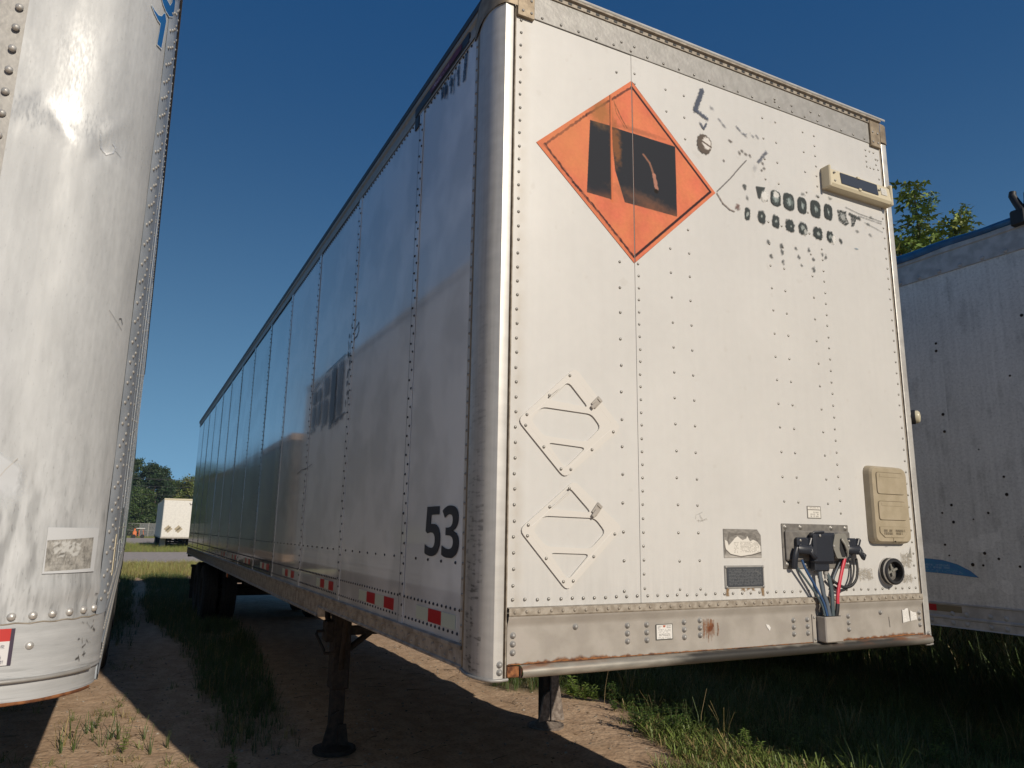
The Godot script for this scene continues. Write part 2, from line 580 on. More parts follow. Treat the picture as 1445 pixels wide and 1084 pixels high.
# how much grass grows at a place of the yard, 0 to 1
func lushness(x: float, z: float) -> float:
	var n := relief.get_noise_2d(x * 22.0, z * 22.0 + 90.0)
	var g := 0.0
	if z > -26.0:
		# the strip between the silver and the white trailer
		var mid := -1.35 + 0.12 * sin(z * 0.5)
		var wide := lerpf(0.35, 0.80, smoothstep(-4.0, -14.0, z))
		g = maxf(g, smoothstep(wide, wide * 0.55, absf(x - mid)) * smoothstep(-3.0, -6.5, z) * (0.75 + n))
		g = maxf(g, smoothstep(-2.15, -2.55, x) * smoothstep(-9.0, -14.0, z) * 0.5)
		# the rough ground right of the white trailer
		var edge := 1.55 + 0.45 * smoothstep(-5.2, -4.0, z) * smoothstep(-2.2, -3.6, z) - 0.7 * smoothstep(-2.6, -1.6, z)
		if z < -5.0:
			edge = 1.45 + (-5.0 - z) * 0.10
		g = maxf(g, smoothstep(edge - 0.2, edge + 0.25, x + n * 0.5))
		if z > -5.5 and x < -2.1:
			g = maxf(g, 0.05 * smoothstep(0.05, 0.35, n) * smoothstep(-6.5, -4.5, z))
	else:
		g = smoothstep(-25.5, -27.0, z) * 0.75
	return clampf(g, 0.0, 1.0)

func lay_ground():
	# one sheet, fine near the trailers and coarse towards the horizon
	var xs: Array = [-1500.0, -700.0, -300.0, -140.0, -70.0, -40.0, -25.0, -16.0, -11.0, -8.0, -6.0, -5.0]
	var x := -4.4
	while x < 7.0:
		xs.append(x)
		x += 0.12
	xs.append_array([7.6, 9.0, 12.0, 17.0, 25.0, 40.0, 70.0, 140.0, 300.0, 700.0, 1500.0])
	var zs: Array = [-1500.0, -700.0, -350.0, -220.0, -150.0, -120.0, -100.0, -85.0, -72.0, -60.0, -50.0, -43.0, -38.0, -34.0, -31.0, -29.0]
	var z := -27.5
	while z < 0.5:
		zs.append(z)
		z += 0.16
	zs.append_array([1.0, 1.6, 2.4, 3.5, 5.0, 7.0, 10.0, 15.0, 25.0, 45.0, 90.0, 200.0, 500.0, 1500.0])
	var mb := MB.new()
	var dirt := Color(1, 1, 1)
	var sod := Color(0.30, 0.36, 0.24)
	var far := Color(0.55, 0.72, 0.40)
	var nrm := func(px: float, pz: float) -> Vector3:
		return Vector3(height(px - 0.06, pz) - height(px + 0.06, pz), 0.12, height(px, pz - 0.06) - height(px, pz + 0.06)).normalized()
	var pts: Array = []
	for zz in zs:
		var row: Array = []
		for xx in xs:
			var g := lushness(xx, zz)
			var c := dirt.lerp(sod, g) if zz > -27.0 else far
			row.append([Vector3(xx, height(xx, zz), zz), nrm.call(xx, zz), c])
		pts.append(row)
	for i in zs.size() - 1:
		for j in xs.size() - 1:
			for k in [[0, 0], [1, 0], [1, 1], [0, 0], [1, 1], [0, 1]]:
				var p: Array = pts[i + k[1]][j + k[0]]
				mb.st.set_color(p[2])
				mb.vert(p[0], p[1], Vector2(p[0].x, p[0].z))
	var o := structure("ground", mb, M.dirt)
	o.set_meta("label", "bare sandy dirt of the trailer yard with worn tracks")
	# the paved strips across the yard, far behind the trailers
	mb = MB.new()
	mb.quad(Vector3(-220, 0.02, -35.8), Vector3(220, 0.02, -37.5), Vector3(220, 0.02, -53.0), Vector3(-220, 0.02, -52.0), Vector3.UP)
	o = structure("asphalt_road", mb, M.asphalt)
	o.set_meta("label", "pale asphalt road crossing the yard in front of the far trailer")
	mb = MB.new()
	mb.quad(Vector3(-220, 0.024, -74.5), Vector3(220, 0.024, -76.0), Vector3(220, 0.024, -118.0), Vector3(-220, 0.024, -118.0), Vector3.UP)
	o = structure("asphalt_lot", mb, M.asphalt)
	o.set_meta("label", "pale asphalt lot behind the far trailer, in front of the fence")

# ---------------------------------------------------------------- the white trailer
func rivets_z(list: Array, parent: Node, mesh: Mesh, z := 0.0, m: Material = null, single := false):
	# rivets on a surface that faces +z
	if single:
		for p in list:
			part("rivet", mesh, m if m else M.rivet, parent, Vector3(p.x, p.y, z))
		return
	var places: Array = []
	for p in list:
		places.append(Transform3D(Basis().rotated(Vector3(0, 0, 1), rng.randf() * 3.0), Vector3(p.x, p.y, z)))
	many("rivets", mesh, m if m else M.rivet, places, parent)
func rivets_side(list: Array, parent: Node, mesh: Mesh, x: float, dir: float, m: Material = null):
	# rivets on a surface that faces along x; list holds Vector2(z, y)
	var places: Array = []
	var b := Basis(Vector3(0, 0, -dir), Vector3(0, 1, 0), Vector3(dir, 0, 0))
	for p in list:
		places.append(Transform3D(b, Vector3(x, p.y, p.x)))
	many("rivets", mesh, m if m else M.rivet, places, parent)
func column(x: float, y0: float, y1: float, step: float) -> Array:
	var r: Array = []
	var y := y0
	while y <= y1 + 0.001:
		r.append(Vector2(x + rng.randf_range(-0.002, 0.002), y + rng.randf_range(-0.002, 0.002)))
		y += step
	return r
func line(x0: float, x1: float, y: float, step: float) -> Array:
	var r: Array = []
	var x := x0
	while x <= x1 + 0.001:
		r.append(Vector2(x + rng.randf_range(-0.002, 0.002), y + rng.randf_range(-0.0015, 0.0015)))
		x += step
	return r
func on_front(called: String, im_mat: Material, parent: Node, x0: float, x1: float, y0: float, y1: float, z: float) -> MeshInstance3D:
	var mb := MB.new()
	mb.picture(Vector3(x0, y1, z), Vector3(x1, y1, z), Vector3(x1, y0, z), Vector3(x0, y0, z), Vector3(0, 0, 1))
	return built(called, mb, im_mat, parent)
func on_side(called: String, im_mat: Material, parent: Node, z0: float, z1: float, y0: float, y1: float, x: float) -> MeshInstance3D:
	var mb := MB.new()
	mb.picture(Vector3(x, y1, z0), Vector3(x, y1, z1), Vector3(x, y0, z1), Vector3(x, y0, z0), Vector3(-1, 0, 0))
	return built(called, mb, im_mat, parent)

func front_paint() -> StandardMaterial3D:
	# old white paint: faint streaks below the rivets, grime at the left edge, rust runs below the plate
	var w := 768
	var h := 800
	var im := Image.create(w, h, false, Image.FORMAT_RGB8)
	var big := noise(0.004, 61, 4)
	var fine := noise(0.05, 62, 3)
	var streak := noise(0.03, 63, 3)
	for y in h:
		for x in w:
			var fx := lerpf(-1.231, 1.231, float(x) / w)
			var fy := lerpf(4.0, 1.41, float(y) / h)
			var v := 0.60 + 0.03 * big.get_noise_2d(x, y) + 0.012 * fine.get_noise_2d(x, y) + 0.010 * streak.get_noise_2d(x * 2.6, y * 0.12)
			v -= 0.05 * clampf(1.0 - (fy - 1.41) / 0.25, 0.0, 1.0) * (0.6 + streak.get_noise_2d(x * 4.0, y * 0.3))
			var edge := clampf(1.0 - absf(fx + 1.195) / 0.045, 0.0, 1.0) * (0.55 + 0.6 * streak.get_noise_2d(x * 0.7, y * 0.8 + 50.0))
			var c := Color(v, v * 0.975, v * 0.93)
			c = c.lerp(Color(0.42, 0.36, 0.28), clampf(edge, 0.0, 1.0) * 0.5)
			var scuff := fine.get_noise_2d(x * 0.5 + 400.0, y * 0.5)
			if scuff > 0.60:
				c = c.lerp(Color(0.45, 0.41, 0.36), clampf((scuff - 0.60) * 3.0, 0.0, 0.18))
			im.set_pixel(x, y, c.linear_to_srgb())
	var m := printed(im, 0.36, false)
	m.normal_enabled = true
	m.normal_texture = bump_tex(0.006, 66, 2.2, 512, 3)
	m.normal_scale = 0.30
	m.clearcoat_enabled = true
	m.clearcoat = 0.12
	m.clearcoat_roughness = 0.3
	return m

func plate_uv(x0: float, x1: float, y0: float, y1: float, z: float, thick: float) -> MB:
	# a sheet of the front wall; its face shares the picture of the whole wall
	var mb := MB.new()
	var uv := func(p: Vector3) -> Vector2:
		return Vector2((p.x + 1.231) / 2.462, (4.0 - p.y) / 2.59)
	var n := Vector3(0, 0, 1)
	var a := Vector3(x0, y1, z)
	var b := Vector3(x1, y1, z)
	var c := Vector3(x1, y0, z)
	var d := Vector3(x0, y0, z)
	mb.tri3(a, b, c, n, n, n, uv.call(a), uv.call(b), uv.call(c))
	mb.tri3(a, c, d, n, n, n, uv.call(a), uv.call(c), uv.call(d))
	var t := Vector3(0, 0, -thick)
	mb.quad(a, b, b + t, a + t, Vector3.UP)
	mb.quad(d, c, c + t, d + t, Vector3.DOWN)
	mb.quad(a, d, d + t, a + t, Vector3.LEFT)
	mb.quad(b, c, c + t, b + t, Vector3.RIGHT)
	mb.quad(a + t, b + t, c + t, d + t, -n)
	return mb

func white_trailer():
	var T := thing("semi_trailer", "white box trailer with orange diamond sign on its sunlit front and number 53 beside it", "trailer")
	var paint := front_paint()
	# front wall: two sheets that meet at a seam
	built("front_panel", plate_uv(-1.231, -0.597, 1.41, 4.0, 0.0, 0.03), paint, T)
	built("front_panel", plate_uv(-0.5955, 1.231, 1.41, 4.0, 0.0015, 0.03), paint, T)
	# body shell behind the sheets
	var mb := MB.new()
	mb.span(Vector3(-1.27, 1.30, -BODY_LEN + 0.02), Vector3(1.27, 4.10, -0.05))
	built("body", mb, M.white_paint, T)
	mb = MB.new()
	mb.span(Vector3(-1.28, 4.102, -BODY_LEN), Vector3(1.28, 4.165, -0.04))
	built("roof", mb, M.alu_dull, T)
	# left side sheets
	var z1 := -0.245
	for k in 14:
		var z0 := SEAM0 - PITCH * k
		if k == 13 or z0 < -BODY_LEN + 0.05:
			z0 = -BODY_LEN
		mb = MB.new()
		var out := 0.0 if k % 2 == 0 else 0.0015
		mb.span(Vector3(SIDE - out, 1.236, z0 + 0.0015), Vector3(SIDE + 0.02, 4.06, z1 - 0.0015), 0.0012)
		built("side_panel", mb, M.side if k < 4 else (M.side_worn if k == 4 else M.side_bare), T)
		z1 = z0
		if z0 <= -BODY_LEN:
			break
	# lap strips over the seams
	for k in 12:
		var zs := SEAM0 - PITCH * k
		mb = MB.new()
		mb.span(Vector3(SIDE - 0.0055, 1.238, zs - 0.001), Vector3(SIDE - 0.001, 4.055, zs + 0.062), 0.0015)
		built("seam_strip", mb, M.side if k < 4 else M.side_bare, T)
		mb = MB.new()
		mb.span(Vector3(SIDE - 0.0045, 1.24, zs - 0.008), Vector3(SIDE + 0.004, 4.05, zs - 0.0015), 0.0)
		built("seam_gap", mb, M.dark_rail, T)
	# right side, seen only from elsewhere
	mb = MB.new()
	mb.span(Vector3(1.275, 1.236, -BODY_LEN), Vector3(1.295, 4.06, -0.10), 0.002)
	built("right_wall", mb, M.white_paint, T)
	# top rails
	var rail_profile := [[-1.302, 4.052], [-1.306, 4.075], [-1.300, 4.085], [-1.300, 4.120], [-1.312, 4.130], [-1.312, 4.172], [-1.300, 4.182], [-1.22, 4.182]]
	for sg in [1.0, -1.0]:
		mb = MB.new()
		mb.sweep(rail_profile, func(a, b, s): return Vector3(a * sg, b, s), -BODY_LEN, -0.07, Vector3(-sg, 0.3, 0), false)
		built("top_rail", mb, M.alu_dull, T)
		mb = MB.new()
		mb.span(Vector3(-sg * 1.318, 4.150, -BODY_LEN), Vector3(-sg * 1.309, 4.186, -0.09), 0.002)
		built("roof_edge", mb, M.dark_rail, T)
	# side rails along the floor
	for sg in [1.0, -1.0]:
		mb = MB.new()
		mb.sweep([[-1.298, 1.245], [-1.310, 1.240], [-1.310, 1.226], [-1.302, 1.222], [-1.302, 1.165], [-1.308, 1.160], [-1.308, 1.150], [-1.25, 1.150]], func(a, b, s): return Vector3(a * sg, b, s), -2.82, -0.25, Vector3(-sg, -0.2, 0), false)
		built("bottom_rail", mb, M.rail_side, T)
		mb = MB.new()
		mb.sweep([[-1.298, 1.245], [-1.310, 1.240], [-1.310, 1.226], [-1.302, 1.222], [-1.302, 1.105], [-1.310, 1.100], [-1.310, 1.088], [-1.25, 1.088]], func(a, b, s): return Vector3(a * sg, b, s), -BODY_LEN, -2.82, Vector3(-sg, -0.2, 0), false)
		mb.quad(Vector3(-1.302 * sg, 1.088, -2.82), Vector3(-1.302 * sg, 1.15, -2.82), Vector3(-1.25 * sg, 1.15, -2.82), Vector3(-1.25 * sg, 1.088, -2.82), Vector3(0, 0, 1))
		built("bottom_rail", mb, M.rail_side, T)
	# floor, coupler plate and cross members
	mb = MB.new()
	mb.span(Vector3(-1.25, 1.24, -BODY_LEN), Vector3(1.25, 1.30, -0.03))
	mb.span(Vector3(-0.6, 1.165, -1.75), Vector3(0.6, 1.20, -0.08))
	var zc := -2.0
	while zc > -BODY_LEN:
		mb.span(Vector3(-1.24, 1.12, zc - 0.01), Vector3(1.24, 1.24, zc + 0.01), 0.0)
		zc -= 0.305
	built("floor_frame", mb, M.under, T)
	mb = MB.new()
	mb.lathe([[0.07, 0.0], [0.07, -0.03], [0.038, -0.035], [0.038, -0.07], [0.05, -0.075], [0.05, -0.10], [0.0, -0.10]], 14, Transform3D(Basis.from_euler(Vector3(-PI / 2, 0, 0)), Vector3(0, 1.165, -0.92)))
	built("kingpin", mb, M.leg, T)
	# left corner post: flange with rivets, bulged cheek, ridge, flat facet, groove
	var plan := [[-1.298, -0.292], [-1.298, -0.262], [-1.303, -0.258], [-1.303, -0.232], [-1.309, -0.224], [-1.3155, -0.195], [-1.3215, -0.158], [-1.3245, -0.122], [-1.3245, -0.09], [-1.320, -0.06], [-1.312, -0.034], [-1.3005, -0.012], [-1.288, 0.005]]
	for sg in [1.0, -1.0]:
		mb = MB.new()
		mb.sweep(plan, func(a, b, s): return Vector3(a * sg, s, b), 1.152, 4.035, Vector3(-sg, 0, 0.4), true, func(run, s): return Vector2(run / 0.36, (4.035 - s) / 2.883))
		mb.sweep([[-1.288, 0.005], [-1.286, 0.009], [-1.25, 0.0085], [-1.246, 0.006]], func(a, b, s): return Vector3(a * sg, s, b), 1.152, 4.035, Vector3(0, 0, 1), true, func(run, s): return Vector2(0.9 + run / 0.6, (4.035 - s) / 2.883))
		var post := built("corner_post", mb, post_metal() if sg > 0.0 else M.alu, T)
		mb = MB.new()
		mb.sweep([[-1.246, 0.006], [-1.244, -0.012], [-1.237, -0.012], [-1.236, 0.004], [-1.2305, 0.003], [-1.2305, -0.01]], func(a, b, s): return Vector3(a * sg, s, b), 1.152, 4.035, Vector3(0, 0, 1), false)
		built("post_groove", mb, M.trim, post)
		mb = MB.new()
		mb.sweep([[-1.300, -0.252], [-1.305, -0.252], [-1.305, -0.236], [-1.300, -0.236]], func(a, b, s): return Vector3(a * sg, s, b), 1.16, 4.03, Vector3(-sg, 0, 0), false)
		built("post_strip", mb, M.cap, post)
		mb = MB.new()
		var lip: Array = []
		for p in plan:
			lip.append(Vector3((p[0] - 0.004) * sg, 1.150, p[1] + 0.002))
		lip.append(Vector3(-1.26 * sg, 1.150, 0.014))
		lip.append(Vector3(-1.228 * sg, 1.151, 0.012))
		mb.tube(lip, 0.0065, 6)
		built("post_foot_lip", mb, M.alu_dull, post)
		# cap over the head of the post
		mb = MB.new()
		mb.sweep([[-1.302, -0.30], [-1.314, -0.24], [-1.324, -0.20], [-1.331, -0.14], [-1.328, -0.08], [-1.314, -0.02], [-1.294, 0.010], [-1.27, 0.017], [-1.232, 0.018]], func(a, b, s): return Vector3(a * sg, s, b), 4.028, 4.150, Vector3(-sg, 0, 0.5))
		mb.span(Vector3(-1.231 * sg if sg > 0 else 1.145, 3.985, 0.0), Vector3(-1.145 * sg if sg > 0 else 1.231, 4.150, 0.0175), 0.002)
		var cap := built("corner_cap", mb, M.cap, T)
		rivets_z([Vector2(-1.162 * sg, 4.075), Vector2(-1.162 * sg, 4.012), Vector2(-1.205 * sg, 4.075), Vector2(-1.205 * sg, 4.012)], cap, rivet_mesh, 0.0175, M.alu_dull, true)
		rivets_z([Vector2(-1.262 * sg, 1.205), Vector2(-1.262 * sg, 1.178)], post, bolt_mesh, 0.0085, M.alu_dull, true)
		var side_spots: Array = []
		var yy := 1.19
		while yy < 4.0:
			side_spots.append(Vector2(-0.275, yy))
			yy += 0.062
		rivets_side(side_spots, post, rivet_mesh, -1.298 * sg, -sg)
	# header over the front wall
	mb = MB.new()
	mb.span(Vector3(-1.144, 4.001, 0.0), Vector3(1.144, 4.132, 0.006), 0.002)
	mb.span(Vector3(-1.24, 4.03, -0.05), Vector3(1.24, 4.15, -0.002), 0.0)
	var header := built("header_plate", mb, M.alu_dull, T)
	mb = MB.new()
	mb.sweep([[0.0, 4.1325], [0.012, 4.134], [0.014, 4.152], [0.026, 4.156], [0.028, 4.172], [0.02, 4.180], [-0.06, 4.186]], func(a, b, s): return Vector3(s, b, a), -1.235, 1.235, Vector3(0, 0.4, 1), false)
	var cove := built("header_rail", mb, M.trim, T)
	mb = MB.new()
	mb.sweep([[0.0285, 4.166], [0.031, 4.171], [0.029, 4.179], [0.016, 4.187], [-0.05, 4.189]], func(a, b, s): return Vector3(s, b, a), -1.27, 1.27, Vector3(0, 0.6, 1), false)
	built("header_bead", mb, M.alu, cove)
	mb = MB.new()
	var xs := -1.12
	while xs < 1.13:
		mb.span(Vector3(xs, 4.139, 0.0125), Vector3(xs + 0.020, 4.149, 0.0147), 0.0)
		xs += 0.052
	var slots := built("header_slots", mb, M.black, cove)
	slots.set_meta("kind", "stuff")
	var hr: Array = line(-1.10, 1.13, 4.018, 0.1)
	hr.append_array([Vector2(-0.655, 4.050), Vector2(-0.578, 4.050), Vector2(0.37, 4.055), Vector2(0.50, 4.055), Vector2(0.37, 4.04), Vector2(0.65, 4.06), Vector2(0.72, 4.06)])
	rivets_z(hr, header, rivet_mesh, 0.006, M.rivet, true)
	# riveted columns of the front wall
	var pts: Array = []
	pts.append_array(column(-1.205, 1.49, 3.97, 0.062))
	pts.append_array(column(1.207, 1.49, 3.93, 0.062))
	pts.append_array(column(0.668, 1.75, 3.95, 0.062))
	for x in [-0.682, -0.385, -0.272, 0.272, 0.368, 0.578]:
		pts.append_array(column(x, 1.46 if x < 0.0 else 1.86, 3.94, 0.121))
	var seam_pts := column(-0.577, 1.47, 3.95, 0.058)
	pts.append_array(seam_pts)
	pts.append_array([Vector2(1.105, 3.949), Vector2(1.14, 3.949), Vector2(1.175, 3.949), Vector2(1.105, 3.91), Vector2(1.105, 3.875), Vector2(1.105, 3.843), Vector2(1.135, 3.842), Vector2(1.165, 3.842), Vector2(1.19, 3.91), Vector2(1.19, 3.875)])
	# the vinyl of the sign covers the rivets below it
	var bare: Array = []
	for p in pts:
		if absf(p.x + 0.603) / 0.52 + absf(p.y - 3.39) / 0.47 > 1.0:
			bare.append(p)
	rivets_z(bare, T, rivet_mesh, 0.0, M.rivet)
	# trim strip and apron below the wall
	mb = MB.new()
	mb.sweep([[0.001, 1.4095], [0.020, 1.407], [0.021, 1.382], [0.018, 1.377]], func(a, b, s): return Vector3(s, b, a), -1.2295, 1.2295, Vector3(0, 0.1, 1), false)
	var strip := built("trim_strip", mb, M.trim, T)
	rivets_z(line(-1.205, 1.21, 1.3935, 0.0535), strip, rivet_mesh, 0.0205, M.trim, true)
	rivets_z(line(-1.205, 1.21, 1.437, 0.0535), T, rivet_mesh, 0.001, M.rivet, true)
	mb = MB.new()
	mb.sweep([[0.017, 1.3765], [0.016, 1.366], [0.007, 1.350], [0.005, 1.335], [0.005, 1.204], [0.003, 1.199], [-0.04, 1.197]], func(a, b, s): return Vector3(s, b, a), -1.2295, 1.2295, Vector3(0, -0.05, 1))
	var apron := built("apron", mb, M.steel, T)
	var bolts: Array = []
	for g in [[-1.205, 1.245, 3], [-0.925, 1.328, 1], [-0.672, 1.26, 3], [-0.573, 1.26, 3], [-0.373, 1.262, 3], [-0.285, 1.266, 3], [0.283, 1.245, 3], [0.375, 1.245, 3], [0.585, 1.245, 3], [0.66, 1.25, 3], [0.90, 1.322, 1], [1.205, 1.25, 3]]:
		for k in g[2]:
			bolts.append(Vector2(g[0], g[1] + 0.031 * k))
	rivets_z(bolts, apron, bolt_mesh, 0.0045, M.alu_dull, true)
	mb = MB.new()
	mb.sweep([[0.002, 1.1985], [0.022, 1.197], [0.036, 1.188], [0.040, 1.172], [0.032, 1.158], [0.014, 1.152], [-0.05, 1.152]], func(a, b, s): return Vector3(s, b, a), -1.176, 1.258, Vector3(0, 0, 1), true, func(run, s): return Vector2((s + 1.176) / 2.434, run / 0.15))
	mb.tri(Vector3(-1.176, 1.1985, 0.0), Vector3(-1.176, 1.188, 0.036), Vector3(-1.176, 1.155, 0.02), Vector3.LEFT)
	mb.tri(Vector3(-1.176, 1.1985, 0.0), Vector3(-1.176, 1.155, 0.02), Vector3(-1.176, 1.152, 0.0), Vector3.LEFT)
	built("bottom_lip", mb, lip_metal(), T)
	mb = MB.new()
	mb.span(Vector3(-1.229, 1.156, -0.02), Vector3(-1.178, 1.195, 0.012), 0.003)
	built("rusty_block", mb, M.rust, T)
	rust_and_stains(apron, T)
	diamond_sign(T)
	placard_holder(T, Vector2(0, 0), [Vector2(-0.925, 2.388), Vector2(-0.690, 2.146), Vector2(-0.976, 1.915), Vector2(-1.198, 2.140)], [[Vector2(-0.958, 2.322), Vector2(-0.858, 2.220), Vector2(-1.070, 2.238)], [Vector2(-1.085, 2.203), Vector2(-0.842, 2.193), Vector2(-0.795, 2.140), Vector2(-0.868, 2.072), Vector2(-1.078, 2.084), Vector2(-1.138, 2.146)], [Vector2(-1.058, 2.057), Vector2(-0.872, 2.047), Vector2(-0.975, 1.955)]])
	placard_holder(T, Vector2(0, 0), [Vector2(-0.930, 1.908), Vector2(-0.690, 1.718), Vector2(-0.963, 1.465), Vector2(-1.184, 1.704)], [[Vector2(-0.954, 1.880), Vector2(-0.846, 1.778), Vector2(-1.062, 1.790)], [Vector2(-1.074, 1.760), Vector2(-0.828, 1.756), Vector2(-0.776, 1.700), Vector2(-0.850, 1.632), Vector2(-1.062, 1.640), Vector2(-1.124, 1.702)], [Vector2(-1.046, 1.615), Vector2(-0.856, 1.610), Vector2(-0.960, 1.508)]])
	solar_box(T)
	document_box(T)
	hose_plate(T)
	small_plates(T)
	# round lamp at the right edge
	var lx := Transform3D(Basis.from_euler(Vector3(0, 0.55, 0)), Vector3(1.312, 2.365, -0.02))
	mb = MB.new()
	mb.lathe([[0.040, -0.03], [0.040, 0.030], [0.035, 0.034]], 18, lx)
	var lamp := built("marker_lamp", mb, M.black, T)
	mb = MB.new()
	mb.lathe([[0.0365, 0.031], [0.035, 0.046], [0.026, 0.055], [0.0, 0.058]], 18, lx, true)
	built("lens", mb, M.lens, lamp)
	white_side(T)
	running_gear(T, -0.95, 0.95, -3.5, [-12.55, -13.82], 0.50)

func post_metal() -> StandardMaterial3D:
	# brushed aluminium with scuffs near the foot; u runs round the post, v runs up it
	var im := Image.create(160, 1024, false, Image.FORMAT_RGB8)
	var n := noise(0.02, 71, 4)
	for y in 1024:
		var up := float(y) / 1024.0
		for x in 160:
			var v := 0.55 + 0.06 * n.get_noise_2d(x * 5.0, y * 0.22) + 0.06 * n.get_noise_2d(x * 0.8 + 90.0, y * 2.2)
			var low := clampf((up - 0.40) * 1.9, 0.0, 1.0)
			var rub := n.get_noise_2d(x * 0.9 + 500.0, y * 7.0) + 0.5 * n.get_noise_2d(x * 2.0, y * 0.5 + 70.0)
			if x > 34 and x < 112:
				v -= low * 0.30 * smoothstep(0.10, 0.62, rub)
				v -= low * 0.16 * smoothstep(34.0, 60.0, x) * smoothstep(112.0, 70.0, x) * (0.7 + n.get_noise_2d(x * 0.3, y * 0.6 + 300.0))
			im.set_pixel(x, y, Color(v, v * 0.96, v * 0.90).linear_to_srgb())
	var m := printed(im, 0.42, false, 0.35)
	return m
func lip_metal() -> StandardMaterial3D:
	# worn steel lip: bright and rusty at its left end, oily black towards the middle
	var im := Image.create(1024, 64, false, Image.FORMAT_RGB8)
	var n := noise(0.03, 73, 4)
	for y in 64:
		for x in 1024:
			var s := float(x) / 1024.0
			var v := 0.31 + 0.10 * n.get_noise_2d(x * 0.5, y * 2.0)
			var c := Color(v, v * 0.93, v * 0.80)
			var oil := smoothstep(0.24, 0.34, s + 0.05 * n.get_noise_2d(x * 0.3, y * 1.0)) * smoothstep(1.04, 0.86, s)
			oil *= smoothstep(3.0, 15.0, y + 18.0 * n.get_noise_2d(x * 0.14, 10.0) + 6.0 * n.get_noise_2d(x * 0.7, y * 0.6))
			c = c.lerp(Color(0.03, 0.028, 0.026), clampf(oil, 0.0, 1.0) * 0.92)
			var r := n.get_noise_2d(x * 0.25 + 300.0, y * 1.4)
			var near := smoothstep(0.30, 0.0, s) * 0.8 + smoothstep(0.62, 0.9, s) * 0.9
			c = c.lerp(Color(0.25, 0.09, 0.03), clampf((r + 0.12) * 2.4, 0.0, 1.0) * near * smoothstep(24.0, 6.0, y))
			im.set_pixel(x, y, c.linear_to_srgb())
	var m := printed(im, 0.42, false, 0.3)
	return m

# colour in the picture for a real-world colour
func ink(r: float, g: float, b: float, a := 1.0) -> Color:
	var c := Color(r, g, b).linear_to_srgb()
	c.a = a
	return c

